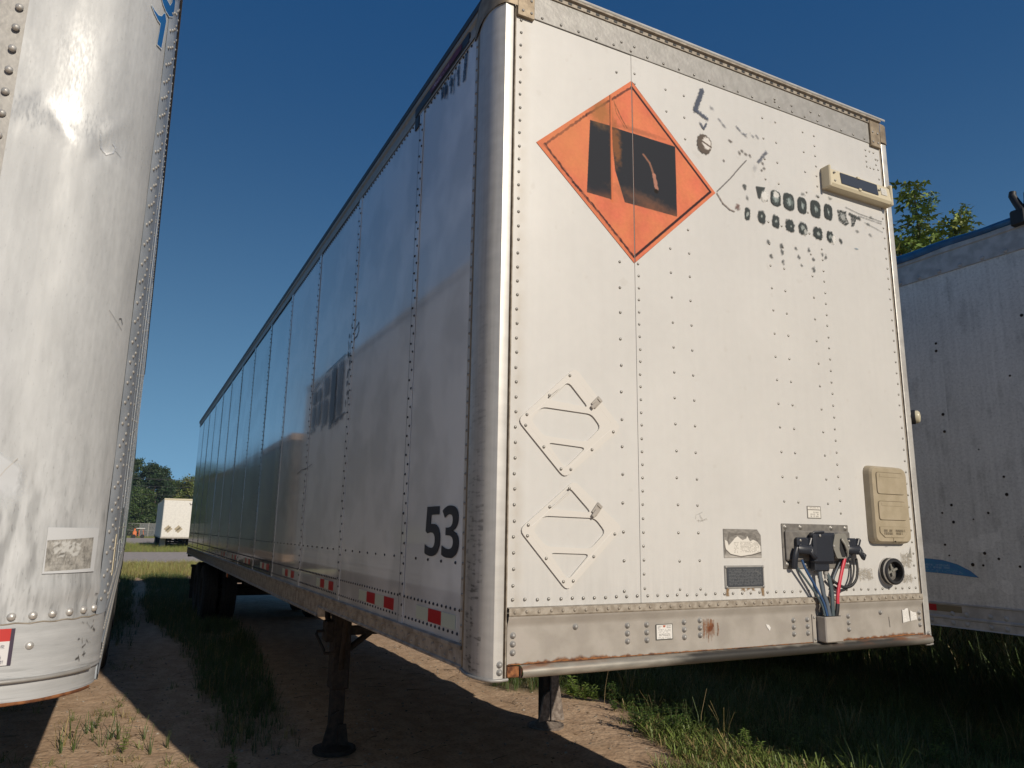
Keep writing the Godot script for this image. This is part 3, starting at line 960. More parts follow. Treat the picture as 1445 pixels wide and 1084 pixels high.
func rust_and_stains(apron: Node, T: Node):
	# rust run under the three bolts, and rust along the foot of the apron
	var im := sheet(96, 160)
	for k in 26:
		var x := rng.randf_range(14, 62)
		var y := rng.randf_range(8, 40)
		stroke(im, [Vector2(x, y), Vector2(x + rng.randf_range(-5, 5), y + rng.randf_range(20, 95))], rng.randf_range(2, 6), ink(0.26, 0.10, 0.035, rng.randf_range(0.18, 0.6)), 3.0, 0.8)
	for k in 8:
		blob(im, Vector2(rng.randf_range(20, 56), rng.randf_range(34, 70)), Vector2(rng.randf_range(3, 7), rng.randf_range(6, 14)), ink(0.14, 0.045, 0.018, 0.7), 0.8, 2.0, 0.3, 0.8)
	stroke(im, [Vector2(80, 34), Vector2(82, 62), Vector2(78, 92)], 5, ink(0.24, 0.10, 0.04, 0.6), 3.0, 0.6)
	on_front("rust_stain", printed(im, 0.9), apron, -0.285, -0.165, 1.200, 1.342, 0.0072)
	im = sheet(1024, 40)
	for x in range(0, 1024):
		var s := x / 1024.0
		var hgt := 14.0 * maxf(smoothstep(0.42, 0.1, s) * smoothstep(-0.02, 0.03, s), smoothstep(0.70, 0.8, s)) + 3.0
		hgt *= clampf(0.8 + 1.1 * relief.get_noise_2d(x * 0.45, 40.0) + 1.0 * relief.get_noise_2d(x * 2.7, 90.0), 0.15, 1.6)
		for y in 40:
			var a := smoothstep(39.0 - hgt, 40.0, y + 2.0) * 0.95
			dab(im, x, y, ink(0.29, 0.115, 0.035) if relief.get_noise_2d(x * 3.0, y * 6.0) > -0.08 else ink(0.12, 0.045, 0.02), a)
	on_front("rust_line", printed(im, 0.9), apron, -1.225, 1.226, 1.2005, 1.235, 0.0075)
	# scraped sticker and scratches
	im = sheet(64, 64)
	fill_poly(im, PackedVector2Array([Vector2(8, 6), Vector2(40, 12), Vector2(58, 34), Vector2(46, 60), Vector2(30, 40), Vector2(16, 26)]), func(_x, _y): return ink(0.72, 0.70, 0.66))
	on_front("torn_sticker", printed(im), apron, 0.100, 0.138, 1.262, 1.300, 0.0072)
	im = sheet(24, 96)
	stroke(im, [Vector2(10, 6), Vector2(13, 44), Vector2(16, 90)], 4, ink(0.03, 0.03, 0.03), 1.5, 0.6)
	on_front("scratch", printed(im), apron, 0.955, 0.970, 1.245, 1.300, 0.0072)
	# smudges of two removed labels beside the tube
	for r in [[0.735, 0.885, 1.475, 1.548], [1.085, 1.205, 1.455, 1.515], [1.09, 1.20, 1.528, 1.625]]:
		im = sheet(96, 64)
		for k in 46:
			stroke(im, [Vector2(rng.randf_range(4, 92), rng.randf_range(4, 60)), Vector2(rng.randf_range(4, 92), rng.randf_range(4, 60)) * 0.15 + Vector2(rng.randf_range(4, 80), rng.randf_range(4, 50))], rng.randf_range(1.0, 3.0), ink(0.33, 0.30, 0.25, rng.randf_range(0.10, 0.5)), 2.0, 0.9)
		for k in 10:
			var x := rng.randf_range(10, 86)
			stroke(im, [Vector2(x, rng.randf_range(4, 20)), Vector2(x + 2, rng.randf_range(34, 60))], rng.randf_range(2, 4), ink(0.42, 0.38, 0.32, 0.5), 3.0, 0.8)
		on_front("label_residue", printed(im, 0.7), T, r[0], r[1], r[2], r[3], 0.004)
	# what is left of the lettering at the upper right: scraped blobs of dark paint
	im = sheet(1176, 720)
	var px := func(x: float, y: float) -> Vector2:
		return Vector2((x + 0.26) / 1.47 * 1176.0, (3.99 - y) / 0.90 * 720.0)
	var dark := ink(0.016, 0.024, 0.022)
	var blue := ink(0.03, 0.045, 0.085)
	var brown := ink(0.075, 0.05, 0.032)
	var pale := ink(0.62, 0.59, 0.55)
	# the leaning stroke with a foot
	stroke(im, [px.call(-0.150, 3.945), px.call(-0.200, 3.822)], 22, Color(blue, 0.85), 5.0, 0.7)
	stroke(im, [px.call(-0.200, 3.822), px.call(-0.125, 3.795)], 16, Color(blue, 0.8), 5.0, 0.9)
	blob(im, px.call(-0.09, 3.865), Vector2(10, 6), Color(blue, 0.4), 0.9, 2.0, 0.5, 0.8)
	for q in [[-0.035, 3.81], [-0.012, 3.79], [0.09, 3.80], [0.135, 3.775], [0.19, 3.785], [0.225, 3.79]]:
		blob(im, px.call(q[0], q[1]), Vector2(12, 4), Color(blue, 0.5), 0.9, 2.0, 0.6, 0.9)
	stroke(im, [px.call(0.075, 3.81), px.call(0.12, 3.775), px.call(0.15, 3.785)], 4, Color(blue, 0.45), 3.0, 0.9)
	stroke(im, [px.call(0.225, 3.645), px.call(0.285, 3.715)], 13, Color(blue, 0.6), 5.0, 1.2)
	blob(im, px.call(0.195, 3.60), Vector2(9, 16), Color(blue, 0.18), 0.9, 2.0, 0.4, 0.8)
	# the brown ring
	blob(im, px.call(-0.150, 3.645), Vector2(37, 43), Color(brown, 0.97), 0.12, 2.2, 0.1, 0.15)
	blob(im, px.call(-0.134, 3.652), Vector2(23, 27), pale, 0.25, 2.0, 0.0, 0.25)
	stroke(im, [px.call(-0.172, 3.66), px.call(-0.105, 3.638)], 7, brown, 2.5, 0.4)
	stroke(im, [px.call(-0.17, 3.755), px.call(-0.150, 3.732), px.call(-0.130, 3.762)], 9, Color(blue, 0.8), 4.0, 1.0)
	for q in [[0.03, 3.71, 10, 5], [-0.02, 3.585, 6, 5], [0.245, 3.60, 5, 5]]:
		blob(im, px.call(q[0], q[1]), Vector2(q[2], q[3]), Color(brown, 0.7), 0.7, 2.0, 0.4, 0.8)
	# cracks that run off the tip of the diamond
	stroke(im, [px.call(-0.075, 3.405), px.call(0.02, 3.500), px.call(0.085, 3.575), px.call(0.135, 3.628)], 5, ink(0.17, 0.16, 0.15, 0.9), 2.0, 0.6)
	stroke(im, [px.call(-0.078, 3.392), px.call(-0.04, 3.345), px.call(0.005, 3.322), px.call(0.035, 3.318)], 5, ink(0.20, 0.15, 0.13, 0.9), 2.0, 0.6)
	for q in [[0.09, 3.66], [0.11, 3.675], [0.135, 3.665], [0.165, 3.665], [0.255, 3.64], [0.262, 3.615]]:
		blob(im, px.call(q[0], q[1]), Vector2(8, 5), Color(brown, 0.65), 0.8, 2.0, 0.7, 0.9)
	# first row
	blob(im, px.call(0.115, 3.475), Vector2(9, 13), Color(dark, 0.7), 0.7, 2.0, -0.4, 0.8)
	blob(im, px.call(0.13, 3.415), Vector2(6, 9), Color(dark, 0.5), 0.8, 2.0, -0.4, 0.8)
	fill_poly(im, PackedVector2Array([px.call(0.195, 3.497), px.call(0.262, 3.505), px.call(0.252, 3.478), px.call(0.232, 3.462), px.call(0.222, 3.43), px.call(0.208, 3.435)]), func(_x, _y): return Color(dark, 0.85))
	blob(im, px.call(0.252, 3.455), Vector2(18, 24), ink(0.70, 0.68, 0.65, 0.9), 0.5, 2.0, 0.2, 0.3)
	var row := [[0.335, 3.462, 29, 35, 0.55], [0.432, 3.464, 32, 39, 0.52], [0.533, 3.466, 27, 38, 0.35], [0.637, 3.468, 31, 40, 0.30], [0.738, 3.473, 26, 37, 0.20]]
	for q in row:
		var c: Vector2 = px.call(q[0], q[1])
		blob(im, c, Vector2(q[2], q[3]), dark, 0.16, 3.2, 0.06, 0.08)
		blob(im, c + Vector2(rng.randf_range(-3, 5), rng.randf_range(-3, 4)), Vector2(q[2], q[3]) * q[4], ink(0.25, 0.30, 0.29, 0.85), 0.7, 2.0, 0.4, 0.7)
		stroke(im, [c + Vector2(-4, -q[3] * 0.4), c + Vector2(rng.randf_range(-3, 6), q[3] * 0.4)], 5, ink(0.45, 0.48, 0.46, 0.6), 3.0, 0.9)
	var c0: Vector2 = px.call(0.335, 3.470)
	blob(im, c0 + Vector2(3, -10), Vector2(16, 18), ink(0.70, 0.68, 0.64, 0.9), 0.5, 2.0, 0.5, 0.5)
	fill_poly(im, PackedVector2Array([px.call(0.815, 3.505), px.call(0.89, 3.510), px.call(0.885, 3.47), px.call(0.905, 3.44), px.call(0.875, 3.418), px.call(0.822, 3.44)]), func(x, y): return Color(dark, 0.62 + relief.get_noise_2d(x * 4.0, y * 4.0)))
	blob(im, px.call(0.855, 3.468), Vector2(16, 16), ink(0.42, 0.42, 0.40, 0.8), 0.6, 2.0, 0.3, 0.6)
	stroke(im, [px.call(0.915, 3.50), px.call(1.0, 3.488)], 13, Color(dark, 0.8), 5.0, 1.2)
	fill_poly(im, PackedVector2Array([px.call(0.925, 3.495), px.call(0.975, 3.49), px.call(0.945, 3.43), px.call(0.925, 3.425)]), func(x, y): return Color(dark, 0.6 + relief.get_noise_2d(x * 5.0, y * 5.0)))
	stroke(im, [px.call(0.885, 3.535), px.call(0.99, 3.52), px.call(1.19, 3.512)], 4, Color(dark, 0.55), 2.5, 1.0)
	stroke(im, [px.call(0.99, 3.505), px.call(1.19, 3.498)], 4, Color(dark, 0.5), 2.5, 1.2)
	stroke(im, [px.call(1.04, 3.475), px.call(1.19, 3.447)], 4, Color(dark, 0.45), 2.5, 1.4)
	for q in [[1.07, 3.468], [0.97, 3.405], [1.08, 3.405], [1.10, 3.52], [0.66, 3.55], [0.76, 3.56], [0.545, 3.535]]:
		blob(im, px.call(q[0], q[1]), Vector2(11, 6), Color(dark, 0.45), 0.9, 2.0, 0.2, 0.9)
	# second row
	var row2 := [[0.125, 3.327, 14, 27, 0.45], [0.226, 3.330, 21, 27, 0.25], [0.326, 3.327, 20, 28, 0.3], [0.430, 3.326, 25, 27, 0.2], [0.528, 3.330, 25, 27, 0.45], [0.642, 3.326, 27, 27, 0.35], [0.738, 3.326, 19, 25, 0.4]]
	for q in row2:
		var c: Vector2 = px.call(q[0], q[1])
		blob(im, c, Vector2(q[2], q[3]), dark, 0.3, 3.0, 0.1, 0.25)
		blob(im, c + Vector2(rng.randf_range(-4, 6), rng.randf_range(-5, 6)), Vector2(q[2], q[3]) * q[4], ink(0.34, 0.37, 0.35, 0.85), 0.6, 2.0, 0.5, 0.7)
	blob(im, px.call(0.765, 3.315), Vector2(13, 20), ink(0.7, 0.68, 0.64, 0.9), 0.6, 2.0, 0.2, 0.6)
	blob(im, px.call(0.545, 3.312), Vector2(10, 14), ink(0.7, 0.68, 0.64, 0.7), 0.6, 2.0, 0.2, 0.6)
	blob(im, px.call(0.06, 3.350), Vector2(10, 14), ink(0.16, 0.07, 0.05, 0.7), 0.7, 2.0, 0.5, 0.7)
	blob(im, px.call(0.825, 3.317), Vector2(8, 13), Color(dark, 0.8), 0.5, 2.0, -0.4, 0.6)
	blob(im, px.call(0.95, 3.297), Vector2(13, 3), ink(0.10, 0.20, 0.28, 0.6), 0.7)
	# third row, only crumbs
	for q in [[0.264, 3.20], [0.275, 3.12], [0.356, 3.195], [0.366, 3.112], [0.462, 3.205], [0.48, 3.16], [0.498, 3.115], [0.566, 3.21], [0.60, 3.165], [0.665, 3.205], [0.69, 3.20], [0.585, 3.11], [0.355, 3.165]]:
		blob(im, px.call(q[0], q[1]) + Vector2(rng.randf_range(-4, 4), rng.randf_range(-4, 4)), Vector2(rng.randf_range(6, 11), rng.randf_range(5, 13)), Color(dark, 0.62), 0.8, 2.0, rng.randf_range(-1, 1), 1.0)
	on_front("scraped_lettering", printed(im, 0.55), T, -0.26, 1.21, 3.09, 3.99, 0.0055)
	# faint scribble above the oval plate
	im = sheet(96, 64)
	for k in 7:
		stroke(im, [Vector2(rng.randf_range(6, 80), rng.randf_range(20, 44)), Vector2(rng.randf_range(10, 90), rng.randf_range(10, 56))], 1.6, ink(0.34, 0.31, 0.27, 0.5), 1.4, 0.6)
	on_front("scribble", printed(im), T, -0.30, -0.20, 1.74, 1.81, 0.004)

func diamond_sign(T: Node):
	# weathered orange diamond: dark border line, a dark square, peeled strips
	var w := 512
	var im := sheet(w, w)
	var x0 := -1.125
	var x1 := -0.084
	var y0 := 2.916
	var y1 := 3.862
	var px := func(x: float, y: float) -> Vector2:
		return Vector2((x - x0) / (x1 - x0) * w, (y1 - y) / (y1 - y0) * w)
	var smear := noise(0.012, 81, 4)
	var grain := noise(0.08, 82, 3)
	var orange := func(x: float, y: float) -> Color:
		var v := 1.0 + 0.16 * smear.get_noise_2d(x, y * 0.6) + 0.07 * grain.get_noise_2d(x, y)
		var g := 0.190 + 0.03 * smear.get_noise_2d(x + 300, y)
		return Color(0.64 * v, g * v, 0.098 * v).linear_to_srgb()
	fill_poly(im, PackedVector2Array([px.call(-0.599, 3.859), px.call(-0.087, 3.391), px.call(-0.602, 2.919), px.call(-1.122, 3.390)]), orange)
	var border := ink(0.045, 0.022, 0.024)
	var top: Vector2 = px.call(-0.598, 3.826)
	var right: Vector2 = px.call(-0.122, 3.390)
	var low: Vector2 = px.call(-0.602, 2.952)
	var left: Vector2 = px.call(-1.080, 3.391)
	stroke(im, [top, right], 6, border, 1.2, 0.15)
	stroke(im, [right, low], 6, border, 1.2, 0.15)
	stroke(im, [low, px.call(-0.80, 3.135), px.call(-0.93, 3.245), left], 6, Color(border, 0.9), 1.6, 0.7)
	stroke(im, [left, px.call(-0.86, 3.60), top], 5, Color(border, 0.65), 1.6, 0.9)
	# the faded yellow corner, left
	blob(im, px.call(-0.93, 3.45), Vector2(70, 60), ink(0.62, 0.25, 0.10, 0.45), 1.2)
	var dark := func(x: float, y: float) -> Color:
		var edge := smoothstep(px.call(0, 3.27).y, px.call(0, 3.20).y, y)
		var c := Color(0.028, 0.030, 0.038).lerp(Color(0.17, 0.08, 0.05), clampf(edge * 0.75 + 0.5 * smear.get_noise_2d(x * 1.4, y * 1.4) - 0.05, 0.0, 0.85) * edge)
		return c.linear_to_srgb()
	fill_poly(im, PackedVector2Array([px.call(-0.838, 3.580), px.call(-0.727, 3.583), px.call(-0.722, 3.209), px.call(-0.858, 3.213)]), dark)
	fill_poly(im, PackedVector2Array([px.call(-0.722, 3.580), px.call(-0.339, 3.578), px.call(-0.340, 3.207), px.call(-0.648, 3.212), px.call(-0.700, 3.36)]), dark)
	# brown smear over the upper left of the square, the peeled strip and its brown edge
	blob(im, px.call(-0.78, 3.64), Vector2(26, 38), ink(0.33, 0.15, 0.055, 0.75), 1.0, 2.0, 0.0, 0.3)
	blob(im, px.call(-0.695, 3.50), Vector2(13, 56), ink(0.28, 0.11, 0.045, 0.8), 0.9, 2.0, -0.06, 0.5)
	stroke(im, [px.call(-0.722, 3.74), px.call(-0.720, 3.20)], 6, ink(0.60, 0.17, 0.075, 0.95), 2.0, 0.4)
	stroke(im, [px.call(-0.727, 3.745), px.call(-0.727, 3.21)], 2.4, ink(0.10, 0.045, 0.03, 0.85), 1.2, 0.4)
	stroke(im, [px.call(-0.700, 3.71), px.call(-0.66, 3.64), px.call(-0.63, 3.60)], 3, ink(0.22, 0.09, 0.045, 0.8), 1.4, 0.9)
	stroke(im, [px.call(-0.705, 3.73), px.call(-0.69, 3.66), px.call(-0.645, 3.60)], 2, ink(0.30, 0.12, 0.05, 0.8), 1.2, 0.9)
	blob(im, px.call(-0.56, 3.60), Vector2(60, 7), ink(0.16, 0.07, 0.045, 0.35), 1.0, 2.0, 0.0, 0.5)
	# the curved pale scratch
	stroke(im, [px.call(-0.535, 3.485), px.call(-0.500, 3.450), px.call(-0.476, 3.392)], 6, ink(0.32, 0.15, 0.10, 0.85), 2.0, 0.5)
	stroke(im, [px.call(-0.476, 3.392), px.call(-0.462, 3.325)], 11, ink(0.45, 0.21, 0.15, 0.9), 2.5, 0.4)
	blob(im, px.call(-0.464, 3.312), Vector2(6, 6), ink(0.02, 0.015, 0.012), 0.5)
	blob(im, px.call(-0.54, 3.25), Vector2(70, 15), ink(0.28, 0.12, 0.065, 0.5), 1.2, 2.0, 0.15, 0.5)
	# rub marks along the edges
	for k in 40:
		var t := rng.randf()
		var p: Vector2 = left.lerp(low, t) + Vector2(rng.randf_range(-9, 4), rng.randf_range(-4, 6))
		blob(im, p, Vector2(rng.randf_range(2, 9), rng.randf_range(1, 3)), ink(0.52, 0.17, 0.09, 0.5), 0.9, 2.0, 0.8, 0.6)
	var m := printed(im, 0.6, false)
	m.metallic_specular = 0.22
	var sign := Transform3D(Basis(), Vector3.ZERO)
	# the sign is a sheet of vinyl in two pieces, cut along the seam of the wall
	for side in [[PackedVector2Array([Vector2(-0.599, 3.859), Vector2(-0.599, 2.921), Vector2(-1.122, 3.390)]), 0.0022], [PackedVector2Array([Vector2(-0.594, 3.857), Vector2(-0.087, 3.391), Vector2(-0.594, 2.925)]), 0.0036]]:
		var mb := MB.new()
		mb.prism(side[0], 0.0005, side[1], sign)
		var a: PackedVector2Array = side[0]
		var n := Vector3(0, 0, 1)
		var q: Array = []
		for p in a:
			q.append(Vector3(p.x, p.y, side[1] + 0.0006))
		var uv := func(p: Vector3) -> Vector2: return Vector2((p.x - x0) / (x1 - x0), (y1 - p.y) / (y1 - y0))
		var top_mb := MB.new()
		top_mb.tri3(q[0], q[1], q[2], n, n, n, uv.call(q[0]), uv.call(q[1]), uv.call(q[2]))
		var o := built("diamond_sign", top_mb, m, T)
		o.set_meta("label", "faded orange diamond warning sign with dark square and black border")
		built("sign_backing", mb, plain(lin(0.5, 0.13, 0.06), 0.5), o)

func rounded(poly: Array, r: float, n := 4) -> PackedVector2Array:
	var out := PackedVector2Array()
	for i in poly.size():
		var p: Vector2 = poly[i]
		var a: Vector2 = poly[(i - 1 + poly.size()) % poly.size()]
		var b: Vector2 = poly[(i + 1) % poly.size()]
		var da := (a - p).normalized()
		var db := (b - p).normalized()
		var cut := minf(r, minf(a.distance_to(p), b.distance_to(p)) * 0.45)
		for k in n + 1:
			var t := float(k) / n
			var q0 := p + da * cut
			var q1 := p + db * cut
			out.append(q0.lerp(p, t).lerp(p.lerp(q1, t), t))
	return out

func placard_holder(T: Node, _o: Vector2, corners: Array, holes: Array):
	var mb := MB.new()
	var hs: Array = []
	for h in holes:
		hs.append(rounded(h, 0.022, 3))
	var top: Vector2 = corners[0]
	mb.prism(rounded(corners, 0.030), 0.0020, 0.0078, Transform3D(), hs, (top.x + corners[2].x) / 2.0)
	var f := built("placard_holder", mb, M.holder, T)
	# pressed ridges along the two lower edges
	mb = MB.new()
	for e in [[corners[3], corners[2]], [corners[1], corners[2]], [corners[0], corners[3]], [corners[0], corners[1]]]:
		var a: Vector2 = e[0]
		var b: Vector2 = e[1]
		var d := (b - a).normalized()
		var ctr: Vector2 = (corners[0] + corners[1] + corners[2] + corners[3]) / 4.0
		var inw := Vector2(-d.y, d.x)
		if inw.dot(ctr - a) < 0.0:
			inw = -inw
		var p := a + d * 0.05 + inw * 0.024
		var q := b - d * 0.05 + inw * 0.024
		mb.tube([Vector3(p.x, p.y, 0.0058), Vector3(q.x, q.y, 0.0058)], 0.0026, 6)
	built("ridge", mb, M.holder, f)
	# small steel latch on the upper right edge
	var c: Vector2 = corners[0].lerp(corners[1], 0.52) - Vector2(0.016, 0.016)
	var dir: Vector2 = (corners[1] - corners[0]).normalized()
	var basis := Basis(Vector3(dir.x, dir.y, 0), Vector3(-dir.y, dir.x, 0), Vector3(0, 0, 1))
	mb = MB.new()
	mb.box(Vector3(c.x, c.y, 0.012), Vector3(0.030, 0.052, 0.006), 0.0015, basis)
	mb.box(Vector3(c.x, c.y, 0.017) + basis * Vector3(0.0, -0.024, 0), Vector3(0.016, 0.034, 0.008), 0.0015, basis)
	mb.box(Vector3(c.x, c.y, 0.016) + basis * Vector3(0.0, 0.016, 0), Vector3(0.022, 0.012, 0.006), 0.0015, basis)
	built("latch", mb, M.steel, f)
	var spots: Array = []
	for e in [[corners[3], corners[2]], [corners[1], corners[2]], [corners[0], corners[3]]]:
		for t in [0.10, 0.5, 0.90]:
			spots.append(e[0].lerp(e[1], t) + ((corners[0] + corners[2]) / 2.0 - e[0].lerp(e[1], t)).normalized() * 0.014)
	rivets_z(spots, f, rivet_mesh, 0.0075, M.rivet, true)

func solar_box(T: Node):
	# cream housing with a dark panel, under the right end of the header
	var mb := MB.new()
	var xf := Transform3D(Basis(Vector3(0, 0, -1), Vector3(0, 1, 0), Vector3(1, 0, 0)), Vector3(0.705, 0, 0))
	# profile in (-z, y), extruded along x
	mb.prism(PackedVector2Array([Vector2(0, 3.602), Vector2(-0.052, 3.606), Vector2(-0.060, 3.622), Vector2(-0.052, 3.700), Vector2(-0.036, 3.722), Vector2(0, 3.724)]), 0.0, 0.525, xf)
	var o := built("tracker_box", mb, M.cream, T)
	mb = MB.new()
	for s in [[0.7, 0.717], [1.217, 1.234]]:
		mb.span(Vector3(s[0], 3.598, 0.001), Vector3(s[1], 3.728, 0.063), 0.005)
	built("end_cap", mb, M.cream, o)
	mb = MB.new()
	var nz := Vector3(0, 0.103, 0.995)
	mb.quad(Vector3(0.795, 3.703, 0.0545), Vector3(1.105, 3.703, 0.0545), Vector3(1.105, 3.634, 0.0617), Vector3(0.795, 3.634, 0.0617), nz)
	built("solar_panel", mb, M.glass_dark, o)
	mb = MB.new()
	mb.span(Vector3(0.935, 3.698, 0.045), Vector3(0.957, 3.712, 0.060), 0.002)
	mb.span(Vector3(0.935, 3.624, 0.052), Vector3(0.957, 3.638, 0.066), 0.002)
	built("clip", mb, M.cream, o)
	var im := sheet(48, 40, ink(0.62, 0.60, 0.55))
	small_print(im, 6, 6, 42, 36, 5, ink(0.35, 0.33, 0.3), 0.6)
	mb = MB.new()
	mb.picture(Vector3(1.135, 3.693, 0.0556), Vector3(1.185, 3.693, 0.0556), Vector3(1.185, 3.648, 0.0602), Vector3(1.135, 3.648, 0.0602), nz)
	built("sticker", mb, printed(im, 0.5, false), o)
	rivets_z([Vector2(0.745, 3.640), Vector2(0.745, 3.690), Vector2(1.118, 3.672)], o, rivet_mesh, 0.0585, M.rivet, true)

func document_box(T: Node):
	var z := 0.045
	var outline := rounded([Vector2(0.862, 2.063), Vector2(1.148, 2.063), Vector2(1.148, 1.668), Vector2(0.862, 1.668)], 0.04, 5)
	var back := rounded([Vector2(0.856, 2.069), Vector2(1.154, 2.069), Vector2(1.154, 1.662), Vector2(0.856, 1.662)], 0.045, 5)
	var mb := MB.new()
	var n := outline.size()
	# tapered body, chamfered rim, face with three recesses
	var rims := [[back, 0.0], [back, 0.004], [outline, z - 0.012]]
	var face := PackedVector2Array()
	var ctr := Vector2(1.005, 1.866)
	for p in outline:
		face.append(p + (ctr - p).normalized() * 0.010)
	rims.append([face, z])
	for k in rims.size() - 1:
		for i in n:
			var a: PackedVector2Array = rims[k][0]
			var b: PackedVector2Array = rims[k + 1][0]
			var j := (i + 1) % n
			mb.quad_out(Vector3(a[i].x, a[i].y, rims[k][1]), Vector3(a[j].x, a[j].y, rims[k][1]), Vector3(b[j].x, b[j].y, rims[k + 1][1]), Vector3(b[i].x, b[i].y, rims[k + 1][1]), Vector3(a[i].x - ctr.x, a[i].y - ctr.y, 0.05 + 0.2 * k))
	mb.prism(face, z - 0.03, z)
	var o := built("document_box", mb, M.tan, T)
	# raised window fields with a groove round each
	for r in [[0.897, 1.116, 1.918, 2.034], [0.897, 1.116, 1.784, 1.884]]:
		var f := rounded([Vector2(r[0], r[3]), Vector2(r[1], r[3]), Vector2(r[1], r[2]), Vector2(r[0], r[2])], 0.018, 4)
		mb = MB.new()
		mb.prism(f, z, z + 0.0008)
		var g := built("groove", mb, M.tan_dark, o)
		var f2 := rounded([Vector2(r[0] + 0.003, r[3] - 0.003), Vector2(r[1] - 0.003, r[3] - 0.003), Vector2(r[1] - 0.003, r[2] + 0.003), Vector2(r[0] + 0.003, r[2] + 0.003)], 0.016, 4)
		mb = MB.new()
		mb.prism(f2, z, z + 0.004)
		mb.span(Vector3(r[0] + 0.025, r[3] - 0.026, z + 0.003), Vector3(r[1] - 0.03, r[3] - 0.010, z + 0.0055), 0.001)
		built("window_field", mb, M.tan, g)
	var lab := rounded([Vector2(0.893, 1.752), Vector2(1.112, 1.752), Vector2(1.112, 1.722), Vector2(1.082, 1.695), Vector2(0.930, 1.695), Vector2(0.893, 1.722)], 0.006, 2)
	mb = MB.new()
	mb.prism(lab, z, z + 0.0008)
	mb.span(Vector3(0.996, 1.668, z), Vector3(1.000, 1.696, z + 0.001), 0.0)
	var gr := built("groove", mb, M.tan_dark, o)
	mb = MB.new()
	var lab2 := PackedVector2Array()
	for p in lab:
		lab2.append(p + (Vector2(1.0, 1.726) - p).normalized() * 0.0035)
	mb.prism(lab2, z, z + 0.003)
	built("label_field", mb, M.tan, gr)
	var im := sheet(120, 40)
	small_print(im, 6, 6, 50, 34, 14, ink(0.16, 0.125, 0.08), 0.8)
	small_print(im, 62, 6, 116, 34, 14, ink(0.16, 0.125, 0.08), 0.8)
	on_front("worn_print", printed(im), gr, 0.915, 1.095, 1.702, 1.744, z + 0.0052)
	mb = MB.new()
	mb.lathe([[0.004, 0.0], [0.004, 0.005], [0.0, 0.006]], 8, Transform3D(Basis(), Vector3(1.008, 1.676, z)))
	built("screw", mb, M.leg, o)

func hose(called: String, pts: Array, r: float, m: Material, parent: Node):
	# a bent hose through the given points
	var c := Curve3D.new()
	for i in pts.size():
		var a: Vector3 = pts[maxi(i - 1, 0)]
		var b: Vector3 = pts[mini(i + 1, pts.size() - 1)]
		var t := (b - a) / 6.0
		c.add_point(pts[i], -t, t)
	c.bake_interval = 0.012
	var mb := MB.new()
	mb.tube(Array(c.get_baked_points()), r, 8)
	built(called, mb, m, parent)

